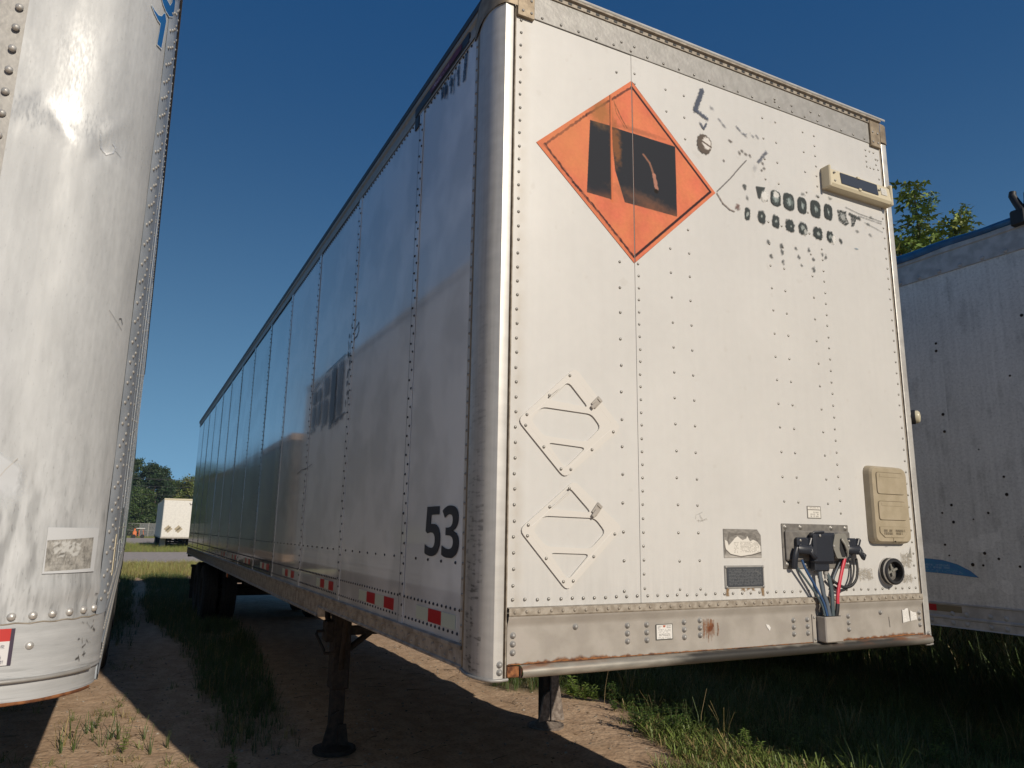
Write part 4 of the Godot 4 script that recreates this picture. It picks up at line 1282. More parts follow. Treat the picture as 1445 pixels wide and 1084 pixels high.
func hose_plate(T: Node):
	# grey moulded plate with two air couplings, the socket box and the hoses
	var mb := MB.new()
	mb.span(Vector3(0.240, 1.542, 0.0), Vector3(0.705, 1.755, 0.012), 0.003)
	mb.span(Vector3(0.252, 1.580, 0.010), Vector3(0.700, 1.722, 0.034), 0.008)
	var o := built("hose_plate", mb, M.grey_plastic, T)
	rivets_z([Vector2(0.262, 1.738), Vector2(0.365, 1.738), Vector2(0.580, 1.738), Vector2(0.684, 1.738), Vector2(0.265, 1.562), Vector2(0.380, 1.562), Vector2(0.684, 1.562)], o, bolt_mesh, 0.012, M.rivet, true)
	# couplings, left and right
	for s in [[0.350, 0.0], [0.690, 1.0]]:
		var x: float = s[0]
		mb = MB.new()
		mb.box(Vector3(x - 0.008, 1.655, 0.050), Vector3(0.080, 0.070, 0.036), 0.008)
		mb.tube([Vector3(x - 0.045, 1.635, 0.07), Vector3(x - 0.02, 1.632, 0.085), Vector3(x + 0.03, 1.630, 0.085)], 0.022, 10)
		mb.lathe([[0.0, -0.012], [0.036, -0.010], [0.040, 0.0], [0.036, 0.012], [0.026, 0.014], [0.024, 0.006], [0.0, 0.005]], 18, Transform3D(Basis.from_euler(Vector3(-0.5, 0.75, 0)), Vector3(x + 0.042, 1.622, 0.078)))
		mb.box(Vector3(x + 0.040, 1.665, 0.060), Vector3(0.022, 0.050, 0.03), 0.004, Basis.from_euler(Vector3(0, 0.2, -0.5)))
		mb.box(Vector3(x + 0.066, 1.600, 0.075), Vector3(0.024, 0.034, 0.022), 0.005, Basis.from_euler(Vector3(0.2, 0.2, -0.5)))
		mb.tube([Vector3(x - 0.048, 1.64, 0.065), Vector3(x - 0.062, 1.615, 0.066), Vector3(x - 0.068, 1.585, 0.060), Vector3(x - 0.065, 1.548, 0.048)] if s[1] == 0.0 else [Vector3(x - 0.02, 1.62, 0.062), Vector3(x - 0.045, 1.60, 0.060), Vector3(x - 0.055, 1.575, 0.052)], 0.017, 10)
		var g := built("air_coupling", mb, M.black_box, o)
		rivets_z([Vector2(x - 0.028, 1.676), Vector2(x - 0.030, 1.650)], g, rivet_mesh, 0.068, M.rivet, true)
	# socket box with its lid and lever
	mb = MB.new()
	mb.box(Vector3(0.468, 1.640, 0.056), Vector3(0.140, 0.150, 0.075), 0.014)
	mb.box(Vector3(0.520, 1.655, 0.056), Vector3(0.130, 0.120, 0.060), 0.010)
	mb.box(Vector3(0.455, 1.556, 0.050), Vector3(0.100, 0.050, 0.055), 0.006)
	mb.tube([Vector3(0.396, 1.702, 0.07), Vector3(0.408, 1.716, 0.085), Vector3(0.47, 1.718, 0.09)], 0.006, 6)
	var box := built("socket_box", mb, M.black_box, o)
	mb = MB.new()
	var hexa := rounded([Vector2(0.520, 1.650), Vector2(0.543, 1.712), Vector2(0.615, 1.712), Vector2(0.642, 1.652), Vector2(0.618, 1.592), Vector2(0.546, 1.592)], 0.008, 2)
	mb.prism(hexa, 0.070, 0.098)
	built("socket_lid", mb, M.lid, box)
	mb = MB.new()
	mb.prism(rounded([Vector2(0.566, 1.634), Vector2(0.574, 1.688), Vector2(0.590, 1.688), Vector2(0.612, 1.634), Vector2(0.604, 1.598), Vector2(0.580, 1.598)], 0.008, 3), 0.0985, 0.1005)
	built("lid_recess", mb, M.black, box)
	mb = MB.new()
	mb.tube([Vector3(0.583, 1.684, 0.104), Vector3(0.594, 1.660, 0.118), Vector3(0.608, 1.628, 0.118), Vector3(0.616, 1.602, 0.104)], 0.009, 7, 0.006)
	built("lid_lever", mb, M.lid, box)
	rivets_z([Vector2(0.529, 1.650), Vector2(0.633, 1.652), Vector2(0.435, 1.700)], box, rivet_mesh, 0.0985, M.alu_dull, true)
	mb = MB.new()
	mb.lathe([[0.016, 0.0], [0.016, 0.02], [0.011, 0.022], [0.011, 0.04], [0.0, 0.04]], 8, Transform3D(Basis.from_euler(Vector3(PI / 2, 0, 0)), Vector3(0.490, 1.535, 0.055)))
	built("hose_nut", mb, M.alu_dull, box)
	# hoses down to the conduit box
	hose("green_hose", [Vector3(0.290, 1.560, 0.050), Vector3(0.345, 1.500, 0.055), Vector3(0.405, 1.430, 0.060), Vector3(0.438, 1.380, 0.066), Vector3(0.455, 1.318, 0.07)], 0.0062, M.slate_hose, o)
	hose("blue_hose", [Vector3(0.325, 1.585, 0.065), Vector3(0.350, 1.535, 0.066), Vector3(0.405, 1.460, 0.066), Vector3(0.450, 1.385, 0.07), Vector3(0.470, 1.318, 0.07)], 0.0072, M.blue_hose, o)
	hose("grey_hose", [Vector3(0.447, 1.545, 0.055), Vector3(0.448, 1.50, 0.058), Vector3(0.458, 1.43, 0.062), Vector3(0.476, 1.38, 0.066), Vector3(0.485, 1.318, 0.07)], 0.0125, M.grey_hose, o)
	hose("slate_hose", [Vector3(0.490, 1.530, 0.055), Vector3(0.506, 1.49, 0.062), Vector3(0.514, 1.43, 0.066), Vector3(0.510, 1.37, 0.07), Vector3(0.508, 1.318, 0.07)], 0.0125, M.slate_hose, o)
	hose("red_hose", [Vector3(0.628, 1.590, 0.060), Vector3(0.606, 1.555, 0.066), Vector3(0.572, 1.485, 0.072), Vector3(0.548, 1.42, 0.076), Vector3(0.542, 1.375, 0.076)], 0.0105, M.red_hose, o)
	hose("red_hose_end", [Vector3(0.542, 1.378, 0.076), Vector3(0.536, 1.345, 0.075), Vector3(0.530, 1.318, 0.07)], 0.0118, M.black, o)
	hose("black_loop", [Vector3(0.715, 1.590, 0.055), Vector3(0.716, 1.540, 0.058), Vector3(0.700, 1.490, 0.060), Vector3(0.655, 1.458, 0.062), Vector3(0.600, 1.455, 0.060), Vector3(0.545, 1.480, 0.055), Vector3(0.52, 1.50, 0.05)], 0.0075, M.black, o)
	hose("black_loop", [Vector3(0.700, 1.590, 0.045), Vector3(0.700, 1.540, 0.045), Vector3(0.680, 1.490, 0.048), Vector3(0.640, 1.450, 0.05), Vector3(0.590, 1.438, 0.05), Vector3(0.545, 1.46, 0.045)], 0.0055, M.black, o)
	hose("tie_lead", [Vector3(0.620, 1.585, 0.04), Vector3(0.590, 1.540, 0.03), Vector3(0.565, 1.50, 0.026), Vector3(0.553, 1.47, 0.03)], 0.008, M.grey_hose, o)
	# folded steel box on the apron that the hoses go into
	mb = MB.new()
	mb.box(Vector3(0.494, 1.262, 0.033), Vector3(0.118, 0.118, 0.056), 0.005)
	mb.span(Vector3(0.405, 1.200, 0.006), Vector3(0.430, 1.330, 0.010), 0.001)
	mb.span(Vector3(0.554, 1.206, 0.006), Vector3(0.575, 1.326, 0.010), 0.001)
	o.scale = Vector3(1, 1, 0.62)
	var cb := built("conduit_box", mb, M.steel, T)
	rivets_z([Vector2(0.417, 1.315), Vector2(0.417, 1.215), Vector2(0.566, 1.30), Vector2(0.566, 1.265), Vector2(0.566, 1.232)], cb, rivet_mesh, 0.010, M.alu_dull, true)
	mb = MB.new()
	mb.span(Vector3(0.442, 1.3215, 0.010), Vector3(0.546, 1.3235, 0.058), 0.0)
	built("box_mouth", mb, M.black, cb)

func small_plates(T: Node):
	# oval plate: grey square with a torn paper label
	var im := sheet(192, 108)
	fill_poly(im, PackedVector2Array([Vector2(2, 2), Vector2(172, 2), Vector2(190, 24), Vector2(190, 106), Vector2(2, 106)]), func(x, y):
		var v: float = 0.22 + 0.10 * relief.get_noise_2d(x * 1.6, y * 4.0)
		if y > 84:
			v += 0.20 * smoothstep(84.0, 106.0, y)
		return Color(v, v * 0.93, v * 0.84).linear_to_srgb())
	for k in 4:
		stroke(im, [Vector2(6, 96 - k * 7), Vector2(30, 30 - k * 5), Vector2(96, 14 + k * 3), Vector2(160, 20 + k * 6), Vector2(186, 70)], 1.6, ink(0.08, 0.07, 0.06, 0.6), 1.2, 0.4)
	fill_poly(im, PackedVector2Array([Vector2(8, 42), Vector2(20, 46), Vector2(26, 62), Vector2(60, 34), Vector2(72, 28), Vector2(96, 42), Vector2(116, 36), Vector2(120, 26), Vector2(134, 46), Vector2(150, 40), Vector2(172, 48), Vector2(186, 64), Vector2(186, 84), Vector2(140, 94), Vector2(84, 100), Vector2(34, 92), Vector2(10, 74)]), func(_x, _y): return ink(0.68, 0.65, 0.59))
	stroke(im, [Vector2(6, 60), Vector2(10, 76), Vector2(34, 94), Vector2(84, 102), Vector2(140, 96), Vector2(188, 86)], 2.4, ink(0.06, 0.05, 0.04), 1.4, 0.3)
	small_print(im, 52, 50, 76, 90, 5, ink(0.22, 0.2, 0.17), 0.8)
	small_print(im, 84, 48, 178, 88, 5, ink(0.22, 0.2, 0.17), 0.8)
	on_front("torn_label_plate", printed(im, 0.55), T, -0.130, 0.106, 1.592, 1.726, 0.004)
	# the maker's plate: dark metal with worn print, in a thin frame
	var mb := MB.new()
	mb.span(Vector3(-0.130, 1.458, 0.0), Vector3(0.112, 1.560, 0.006), 0.002)
	var o := built("data_plate", mb, M.alu_dull, T)
	im = sheet(256, 104, ink(0.062, 0.068, 0.078))
	small_print(im, 14, 10, 244, 98, 8, ink(0.27, 0.27, 0.26, 0.8), 0.72)
	for y in range(8, 104, 16):
		stroke(im, [Vector2(6, y), Vector2(250, y)], 1.0, ink(0.20, 0.20, 0.20, 0.7), 0.8)
	stroke(im, [Vector2(200, 20), Vector2(236, 34)], 6, ink(0.22, 0.22, 0.21, 0.5), 3.0, 0.9)
	on_front("plate_print", printed(im, 0.45, false, 0.2), o, -0.120, 0.102, 1.466, 1.552, 0.0085)
	rivets_z([Vector2(-0.122, 1.553), Vector2(0.104, 1.553), Vector2(-0.122, 1.465), Vector2(0.104, 1.465)], o, rivet_mesh, 0.006, M.alu_dull, true)
	im = sheet(96, 64)
	for c in [[8, 40], [88, 44], [44, 14], [56, 12], [66, 10]]:
		for k in 5:
			stroke(im, [Vector2(c[0] + rng.randf_range(-4, 4), 0), Vector2(c[0] + rng.randf_range(-4, 4), c[1] + rng.randf_range(-8, 10))], 3, ink(0.25, 0.15, 0.07, 0.5), 2.5, 0.5)
	on_front("rust_run", printed(im, 0.8), T, -0.140, 0.120, 1.412, 1.459, 0.0042)
	# small stickers
	im = sheet(64, 44, ink(0.70, 0.67, 0.61))
	for e in [[Vector2(1, 1), Vector2(62, 1)], [Vector2(62, 1), Vector2(62, 42)], [Vector2(62, 42), Vector2(1, 42)], [Vector2(1, 42), Vector2(1, 1)], [Vector2(1, 13), Vector2(62, 13)]]:
		stroke(im, e, 2, ink(0.10, 0.09, 0.08), 0.8)
	small_print(im, 12, 4, 54, 12, 6, ink(0.25, 0.22, 0.2), 0.9)
	small_print(im, 14, 20, 52, 36, 7, ink(0.2, 0.18, 0.16), 0.7)
	on_front("warning_sticker", printed(im, 0.5, false), T, 0.424, 0.520, 1.783, 1.844, 0.004)
	im = sheet(80, 60, ink(0.72, 0.70, 0.66))
	for e in [[Vector2(1, 1), Vector2(78, 1)], [Vector2(78, 1), Vector2(78, 58)], [Vector2(78, 58), Vector2(1, 58)], [Vector2(1, 58), Vector2(1, 1)]]:
		stroke(im, e, 3, ink(0.10, 0.10, 0.09), 1.0)
	fill_poly(im, PackedVector2Array([Vector2(32, 5), Vector2(46, 5), Vector2(43, 13), Vector2(35, 13)]), func(_x, _y): return ink(0.40, 0.10, 0.05))
	small_print(im, 8, 6, 28, 14, 6, ink(0.1, 0.1, 0.1), 0.9)
	small_print(im, 50, 6, 72, 14, 6, ink(0.1, 0.1, 0.1), 0.9)
	small_print(im, 10, 20, 70, 34, 5, ink(0.2, 0.2, 0.2), 0.8)
	small_print(im, 14, 37, 68, 46, 5, ink(0.04, 0.04, 0.04), 1.0)
	small_print(im, 10, 49, 70, 56, 5, ink(0.2, 0.2, 0.2), 0.8)
	on_front("apron_sticker", printed(im, 0.5, false), T, -0.527, -0.438, 1.257, 1.321, 0.009)
	im = sheet(96, 64)
	fill_poly(im, PackedVector2Array([Vector2(2, 8), Vector2(14, 10), Vector2(22, 4), Vector2(38, 2), Vector2(46, 56), Vector2(2, 62)]), func(_x, _y): return ink(0.74, 0.72, 0.68))
	fill_poly(im, PackedVector2Array([Vector2(52, 12), Vector2(70, 20), Vector2(90, 22), Vector2(93, 52), Vector2(50, 56)]), func(_x, _y): return ink(0.74, 0.72, 0.68))
	small_print(im, 5, 14, 40, 56, 5, ink(0.45, 0.44, 0.42), 0.8)
	small_print(im, 54, 24, 90, 52, 5, ink(0.45, 0.44, 0.42), 0.8)
	on_front("torn_paper", printed(im, 0.6), T, 1.065, 1.186, 1.262, 1.340, 0.009)
	im = sheet(48, 64)
	fill_poly(im, PackedVector2Array([Vector2(40, 2), Vector2(44, 60), Vector2(6, 58), Vector2(28, 34)]), func(_x, _y): return ink(0.30, 0.28, 0.24, 0.85))
	on_front("torn_corner", printed(im), T, 1.150, 1.195, 1.590, 1.655, 0.0045)
	# chromed document tube with its black cap
	var xf := Transform3D(Basis.from_euler(Vector3(0.0, -0.12, 0)), Vector3(0.990, 1.525, 0.0))
	mb = MB.new()
	mb.lathe([[0.066, 0.0], [0.066, 0.045], [0.060, 0.052], [0.050, 0.052], [0.050, 0.012]], 28, xf)
	var tube := built("tube_holder", mb, M.black, T)
	mb = MB.new()
	mb.lathe([[0.0685, 0.006], [0.0695, 0.012], [0.0685, 0.018]], 28, xf)
	mb.lathe([[0.0668, 0.036], [0.0675, 0.041], [0.0668, 0.046]], 28, xf)
	built("band", mb, M.alu, tube)
	mb = MB.new()
	mb.lathe([[0.050, 0.013], [0.030, 0.018], [0.0, 0.019]], 24, xf, true)
	built("tube_face", mb, M.grey_plastic, tube)
	mb = MB.new()
	mb.box(xf * Vector3(0.0, 0.0, 0.024), Vector3(0.090, 0.012, 0.012), 0.002, xf.basis * Basis.from_euler(Vector3(0, 0, 0.35)))
	mb.box(xf * Vector3(0.0, 0.012, 0.024), Vector3(0.010, 0.075, 0.012), 0.002, xf.basis * Basis.from_euler(Vector3(0, 0, 0.15)))
	built("grip", mb, M.lid, tube)

func white_side(T: Node):
	# rivets of the left side: two staggered columns at each seam and rows along the rails
	var pts: Array = []
	var smooth := bump_tex
	for k in 12:
		var zs := SEAM0 - PITCH * k
		for c in [[0.050, 0.0], [0.018, 0.05]]:
			var y: float = 1.33 + c[1]
			while y < 4.03:
				pts.append(Vector2(zs + c[0], y))
				y += 0.10
	rivets_side(pts, T, rivet_mesh, SIDE - 0.0055, -1.0, M.dark_rail)
	pts = []
	var z := -0.30
	while z > -BODY_LEN + 0.1:
		pts.append(Vector2(z, 1.372))
		pts.append(Vector2(z - 0.02, 1.277))
		pts.append(Vector2(z, 4.035))
		z -= 0.050
	z = -0.36
	while z > -BODY_LEN + 0.1:
		pts.append(Vector2(z, 1.562))
		z -= 0.165
	rivets_side(pts, T, rivet_mesh, SIDE - 0.001, -1.0, M.dark_rail)
	pts = []
	z = -0.33
	while z > -BODY_LEN + 0.1:
		var low := 1.178 if z > -2.8 else 1.125
		pts.append(Vector2(z, low))
		pts.append(Vector2(z - 0.05, low + 0.024))
		pts.append(Vector2(z - 0.03, 1.208))
		z -= 0.105
	rivets_side(pts, T, rivet_mesh, -1.302, -1.0, M.rail_side)
	# the two digits
	var font := SystemFont.new()
	font.font_names = PackedStringArray(["Droid Sans"])
	font.font_weight = 700
	for d in [["5", -0.735, -0.545], ["3", -0.522, -0.330]]:
		var tm := TextMesh.new()
		tm.text = d[0]
		tm.font = font
		tm.font_size = 64
		tm.pixel_size = 0.004
		tm.depth = 0.004
		var bb := tm.get_aabb()
		var o := part("length_number", tm, M.digit, T)
		var sz: float = (d[2] - d[1]) / bb.size.x
		var sy := 0.226 / bb.size.y
		o.basis = Basis(Vector3(0, 0, sz), Vector3(0, sy, 0), Vector3(-0.5, 0, 0))
		o.position = Vector3(SIDE - 0.0035, 1.692 - bb.get_center().y * sy, (d[1] + d[2]) / 2.0 - bb.get_center().x * sz)
	# reflective tape, one strip at the foot of each sheet
	var strips := [[-0.82, -0.342, 3, 0], [-1.815, -1.160, 4, 0], [-2.945, -2.450, 4, 0], [-4.30, -3.785, 4, 0], [-5.58, -5.06, 4, 0], [-6.85, -6.33, 4, 0], [-8.12, -7.60, 4, 0], [-9.40, -8.88, 4, 0]]
	for s in strips:
		var n: int = s[2]
		for k in n:
			var z0: float = lerpf(s[0], s[1], float(k) / n)
			var z1: float = lerpf(s[0], s[1], float(k + 1) / n)
			var mb := MB.new()
			mb.span(Vector3(SIDE - 0.0032, 1.290, z0 + 0.001), Vector3(SIDE - 0.0005, 1.348, z1 - 0.001), 0.0)
			built("reflective_tape", mb, M.tape_red if k % 2 == 1 else M.tape_white, T)
	# upper strip with a torn dark red sticker, dark runs of paint below it
	var mb2 := MB.new()
	mb2.span(Vector3(-1.309, 4.062, -1.14), Vector3(-1.296, 4.118, -0.36), 0.003)
	mb2.span(Vector3(-1.304, 3.985, -1.150), Vector3(-1.296, 4.118, -1.085), 0.002)
	var strip := built("nameplate_strip", mb2, M.dark_rail, T)
	var im := sheet(320, 56)
	fill_poly(im, PackedVector2Array([Vector2(10, 10), Vector2(250, 4), Vector2(268, 0), Vector2(280, 6), Vector2(316, 10), Vector2(316, 48), Vector2(14, 52)]), func(x, y): return Color(0.13 + 0.03 * relief.get_noise_2d(x * 2.0, y * 4.0), 0.016, 0.03).linear_to_srgb())
	for k in 70:
		var x := rng.randf_range(24, 200)
		stroke(im, [Vector2(x, rng.randf_range(14, 42)), Vector2(x + rng.randf_range(-10, 12), rng.randf_range(12, 44))], rng.randf_range(1.2, 2.6), ink(0.50, 0.52, 0.56, rng.randf_range(0.4, 0.9)), 1.4, 0.8)
	on_side("torn_red_sticker", printed(im, 0.5), strip, -0.90, -0.44, 4.064, 4.116, -1.3125)
	im = sheet(256, 128)
	for k in 30:
		var x := rng.randf_range(20, 180)
		var y := rng.randf_range(8, 34)
		stroke(im, [Vector2(x, y), Vector2(x + rng.randf_range(-3, 3), y + rng.randf_range(14, 30 + x * 0.35))], rng.randf_range(3, 9), ink(0.02, 0.026, 0.045, rng.randf_range(0.4, 0.9)), 3.0, 0.9)
	for x in [214.0, 226.0]:
		stroke(im, [Vector2(x + 6, 4), Vector2(x, 50), Vector2(x - 6, 104)], 9, ink(0.02, 0.026, 0.045, 0.85), 3.0, 0.8)
	on_side("paint_runs", printed(im, 0.5), T, -0.80, -0.36, 3.86, 4.04, SIDE - 0.004)
	# ghosts of removed lettering by the third seam
	im = sheet(480, 240)
	var g := ink(0.10, 0.11, 0.14)
	for q in [[26, 60, 70, 50], [28, 118, 64, 84], [106, 60, 52, 50], [104, 116, 58, 86], [186, 36, 80, 74], [180, 118, 84, 96], [282, 22, 66, 92], [276, 122, 74, 96], [360, 14, 70, 200]]:
		blob(im, Vector2(q[0] + q[2] * 0.5, q[1] + q[3] * 0.5), Vector2(q[2] * 0.48, q[3] * 0.5), Color(g, 0.62), 0.25, 5.0, 0.0, 0.2)
	for k in 60:
		var x := rng.randf_range(30, 430)
		var y := rng.randf_range(40, 180)
		stroke(im, [Vector2(x, y), Vector2(x + rng.randf_range(-6, 6), y + rng.randf_range(12, 60))], rng.randf_range(3, 10), ink(0.05, 0.055, 0.075, rng.randf_range(0.10, 0.45)), 5.0, 0.6)
	blob(im, Vector2(314, 120), Vector2(28, 92), ink(0.025, 0.025, 0.04, 0.9), 0.3, 4.0, 0.0, 0.3)
	stroke(im, [Vector2(0, 60), Vector2(110, 34)], 5, ink(0.03, 0.03, 0.045, 0.8), 2.5, 0.5)
	stroke(im, [Vector2(176, 50), Vector2(210, 14), Vector2(440, 2)], 5, ink(0.03, 0.03, 0.045, 0.75), 2.5, 0.5)
	stroke(im, [Vector2(290, 224), Vector2(470, 206)], 6, ink(0.03, 0.03, 0.045, 0.7), 2.5, 0.6)
	for q in [[40, 214, 24], [80, 212, 30], [190, 220, 18], [300, 228, 36], [366, 222, 40], [430, 216, 30]]:
		blob(im, Vector2(q[0], q[1]), Vector2(q[2] * 0.5, 10), Color(g, 0.5), 0.4, 4.0, 0.0, 0.4)
	on_side("lettering_ghost", printed(im, 0.3), T, -3.58, -2.38, 2.42, 2.93, SIDE - 0.0065)
	im = sheet(64, 160)
	for k in 9:
		blob(im, Vector2(rng.randf_range(16, 44), 10 + k * 17), Vector2(rng.randf_range(6, 13), rng.randf_range(3, 8)), ink(0.02, 0.022, 0.03, 0.85), 0.5, 2.0, rng.randf_range(-0.6, 0.6), 0.9)
	on_side("lettering_ghost", printed(im, 0.4), T, -2.44, -2.30, 2.50, 3.15, SIDE - 0.0075)
	im = sheet(96, 64)
	stroke(im, [Vector2(10, 30), Vector2(74, 8), Vector2(80, 40), Vector2(60, 56), Vector2(20, 58)], 6, ink(0.03, 0.035, 0.05, 0.85), 3.0, 0.9)
	on_side("lettering_ghost", printed(im, 0.4), T, -2.32, -2.14, 2.98, 3.10, SIDE - 0.004)
	im = sheet(128, 48)
	stroke(im, [Vector2(4, 36), Vector2(40, 22), Vector2(84, 24), Vector2(124, 10)], 3, ink(0.03, 0.03, 0.03, 0.8), 1.6, 0.8)
	on_side("scratch", printed(im), T, -3.95, -3.35, 2.14, 2.22, SIDE - 0.0075)
	# lamp under the rail
	mb2 = MB.new()
	mb2.box(Vector3(-1.285, 1.062, -8.26), Vector3(0.03, 0.06, 0.11), 0.006)
	var lamp := built("side_lamp", mb2, M.black, T)
	mb2 = MB.new()
	mb2.box(Vector3(-1.303, 1.060, -8.26), Vector3(0.022, 0.05, 0.09), 0.008)
	built("lens", mb2, M.amber, lamp)

func running_gear(T: Node, lx: float, rx: float, lz: float, axles: Array, r: float):
	# landing legs: square outer tube, inner tube, gusset, braces, round foot
	for x in [lx, rx]:
		var mb := MB.new()
		mb.span(Vector3(x - 0.07, 0.46, lz - 0.07), Vector3(x + 0.07, 1.24, lz + 0.07), 0.01)
		var leg := built("landing_leg", mb, M.leg, T)
		mb = MB.new()
		mb.span(Vector3(x - 0.052, 0.05, lz - 0.052), Vector3(x + 0.052, 0.50, lz + 0.052), 0.008)
		built("inner_tube", mb, M.leg, leg)
		mb = MB.new()
		mb.lathe([[0.0, 0.075], [0.06, 0.07], [0.145, 0.028], [0.165, 0.03], [0.165, 0.0], [0.0, -0.01]], 20, Transform3D(Basis.from_euler(Vector3(-PI / 2, 0, 0)), Vector3(x, height(x, lz) + 0.01, lz)))
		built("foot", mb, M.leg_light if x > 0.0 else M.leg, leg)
		mb = MB.new()
		mb.prism(PackedVector2Array([Vector2(0.0, 0.055), Vector2(0.135, 0.045), Vector2(0.080, 0.36), Vector2(0.070, 0.60), Vector2(0.0, 0.60)]) if x > 0.0 else PackedVector2Array([Vector2(0.0, 0.055), Vector2(0.085, 0.045), Vector2(0.06, 0.2), Vector2(0.0, 0.2)]), -0.012, 0.012, Transform3D(Basis(), Vector3(x, 0.01, lz + 0.088)))
		mb.prism(PackedVector2Array([Vector2(-0.12, 0.045), Vector2(0.0, 0.055), Vector2(0.0, 0.3), Vector2(-0.063, 0.26)]), -0.012, 0.012, Transform3D(Basis(), Vector3(x, 0.01, lz + 0.07)))
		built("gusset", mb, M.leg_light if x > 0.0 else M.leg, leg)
		mb = MB.new()
		for s in [-1.0, 1.0]:
			mb.tube([Vector3(x, 0.62, lz + 0.06 * s), Vector3(x + signf(x) * 0.06, 1.15, lz + s * 0.42)], 0.024, 6)
		mb.tube([Vector3(x, 0.70, lz), Vector3(x * 0.25, 1.18, lz - 0.1)], 0.026, 6)
		built("brace", mb, M.leg, leg)
	var mb3 := MB.new()
	mb3.span(Vector3(lx, 0.86, lz - 0.03), Vector3(rx, 0.93, lz + 0.03), 0.004)
	built("cross_shaft", mb3, M.leg, T)
	# gearbox and folded crank on the left leg
	mb3 = MB.new()
	mb3.box(Vector3(lx - 0.10, 0.90, lz), Vector3(0.07, 0.16, 0.12), 0.01)
	built("gearbox", mb3, M.leg, T)
	mb3 = MB.new()
	mb3.tube([Vector3(lx - 0.13, 0.90, lz), Vector3(lx - 0.19, 0.90, lz), Vector3(lx - 0.20, 0.88, lz + 0.02), Vector3(lx - 0.20, 0.80, lz + 0.30), Vector3(lx - 0.20, 0.78, lz + 0.32), Vector3(lx - 0.12, 0.78, lz + 0.34)], 0.011, 7)
	built("crank_handle", mb3, M.leg, T)
	# slider frame and axles with twin wheels
	mb3 = MB.new()
	var za: float = axles[0] + 1.0
	var zb: float = axles[axles.size() - 1] - 1.0
	for x in [-0.48, 0.48]:
		mb3.span(Vector3(x - 0.06, 0.92, zb), Vector3(x + 0.06, 1.10, za), 0.006)
		for az in axles:
			mb3.prism(PackedVector2Array([Vector2(-0.35, 0.92), Vector2(0.35, 0.92), Vector2(0.12, 0.62), Vector2(-0.12, 0.62)]), -0.04, 0.04, Transform3D(Basis(Vector3(0, 0, 1), Vector3(0, 1, 0), Vector3(-1, 0, 0)), Vector3(x, 0, az)))
	built("slider_frame", mb3, M.under, T)
	for az in axles:
		mb3 = MB.new()
		mb3.tube([Vector3(-1.05, r, az), Vector3(1.05, r, az)], 0.065, 10)
		built("axle", mb3, M.under, T)
		for x in [-1.13, -0.80, 0.80, 1.13]:
			var face := Transform3D(Basis(Vector3(0, 0, 1), Vector3(0, 1, 0), Vector3(-1, 0, 0)) if x < 0.0 else Basis(Vector3(0, 0, -1), Vector3(0, 1, 0), Vector3(1, 0, 0)), Vector3(x, r + 0.005, az))
			mb3 = MB.new()
			mb3.lathe([[0.29, -0.11], [0.40, -0.135], [0.475, -0.125], [0.500, -0.095], [0.500, -0.060], [0.488, -0.056], [0.488, -0.046], [0.500, -0.042], [0.500, -0.006], [0.488, -0.003], [0.488, 0.003], [0.500, 0.006], [0.500, 0.042], [0.488, 0.046], [0.488, 0.056], [0.500, 0.060], [0.500, 0.095], [0.475, 0.125], [0.40, 0.135], [0.29, 0.11]], 36, face)
			var wheel := built("wheel", mb3, M.rubber, T)
			mb3 = MB.new()
			var dish: float = 0.10 if absf(x) < 1.0 else 0.03
			mb3.lathe([[0.295, -0.11], [0.295, 0.112], [0.275, 0.116], [0.262, 0.09], [0.20, dish], [0.11, dish], [0.10, dish + 0.06], [0.0, dish + 0.07]], 24, face)
			built("rim", mb3, M.leg, wheel)
	# mud flaps and the rear guard
	for s in [-1.0, 1.0]:
		mb3 = MB.new()
		mb3.span(Vector3(s * 0.98 - 0.30, 0.22, zb - 0.02), Vector3(s * 0.98 + 0.30, 0.88, zb - 0.008), 0.002)
		mb3.span(Vector3(s * 0.98 - 0.32, 0.86, zb - 0.03), Vector3(s * 0.98 + 0.32, 0.91, zb), 0.004)
		built("mud_flap", mb3, M.rubber, T)
	mb3 = MB.new()
	mb3.span(Vector3(-1.2, 0.42, -BODY_LEN + 0.05), Vector3(1.2, 0.52, -BODY_LEN + 0.15), 0.006)
	for x in [-0.55, 0.55]:
		mb3.span(Vector3(x - 0.05, 0.52, -BODY_LEN + 0.06), Vector3(x + 0.05, 1.10, -BODY_LEN + 0.14), 0.004)
	mb3.span(Vector3(-1.28, 1.02, -BODY_LEN - 0.03), Vector3(1.28, 1.24, -BODY_LEN + 0.05), 0.006)
	built("rear_guard", mb3, M.under, T)

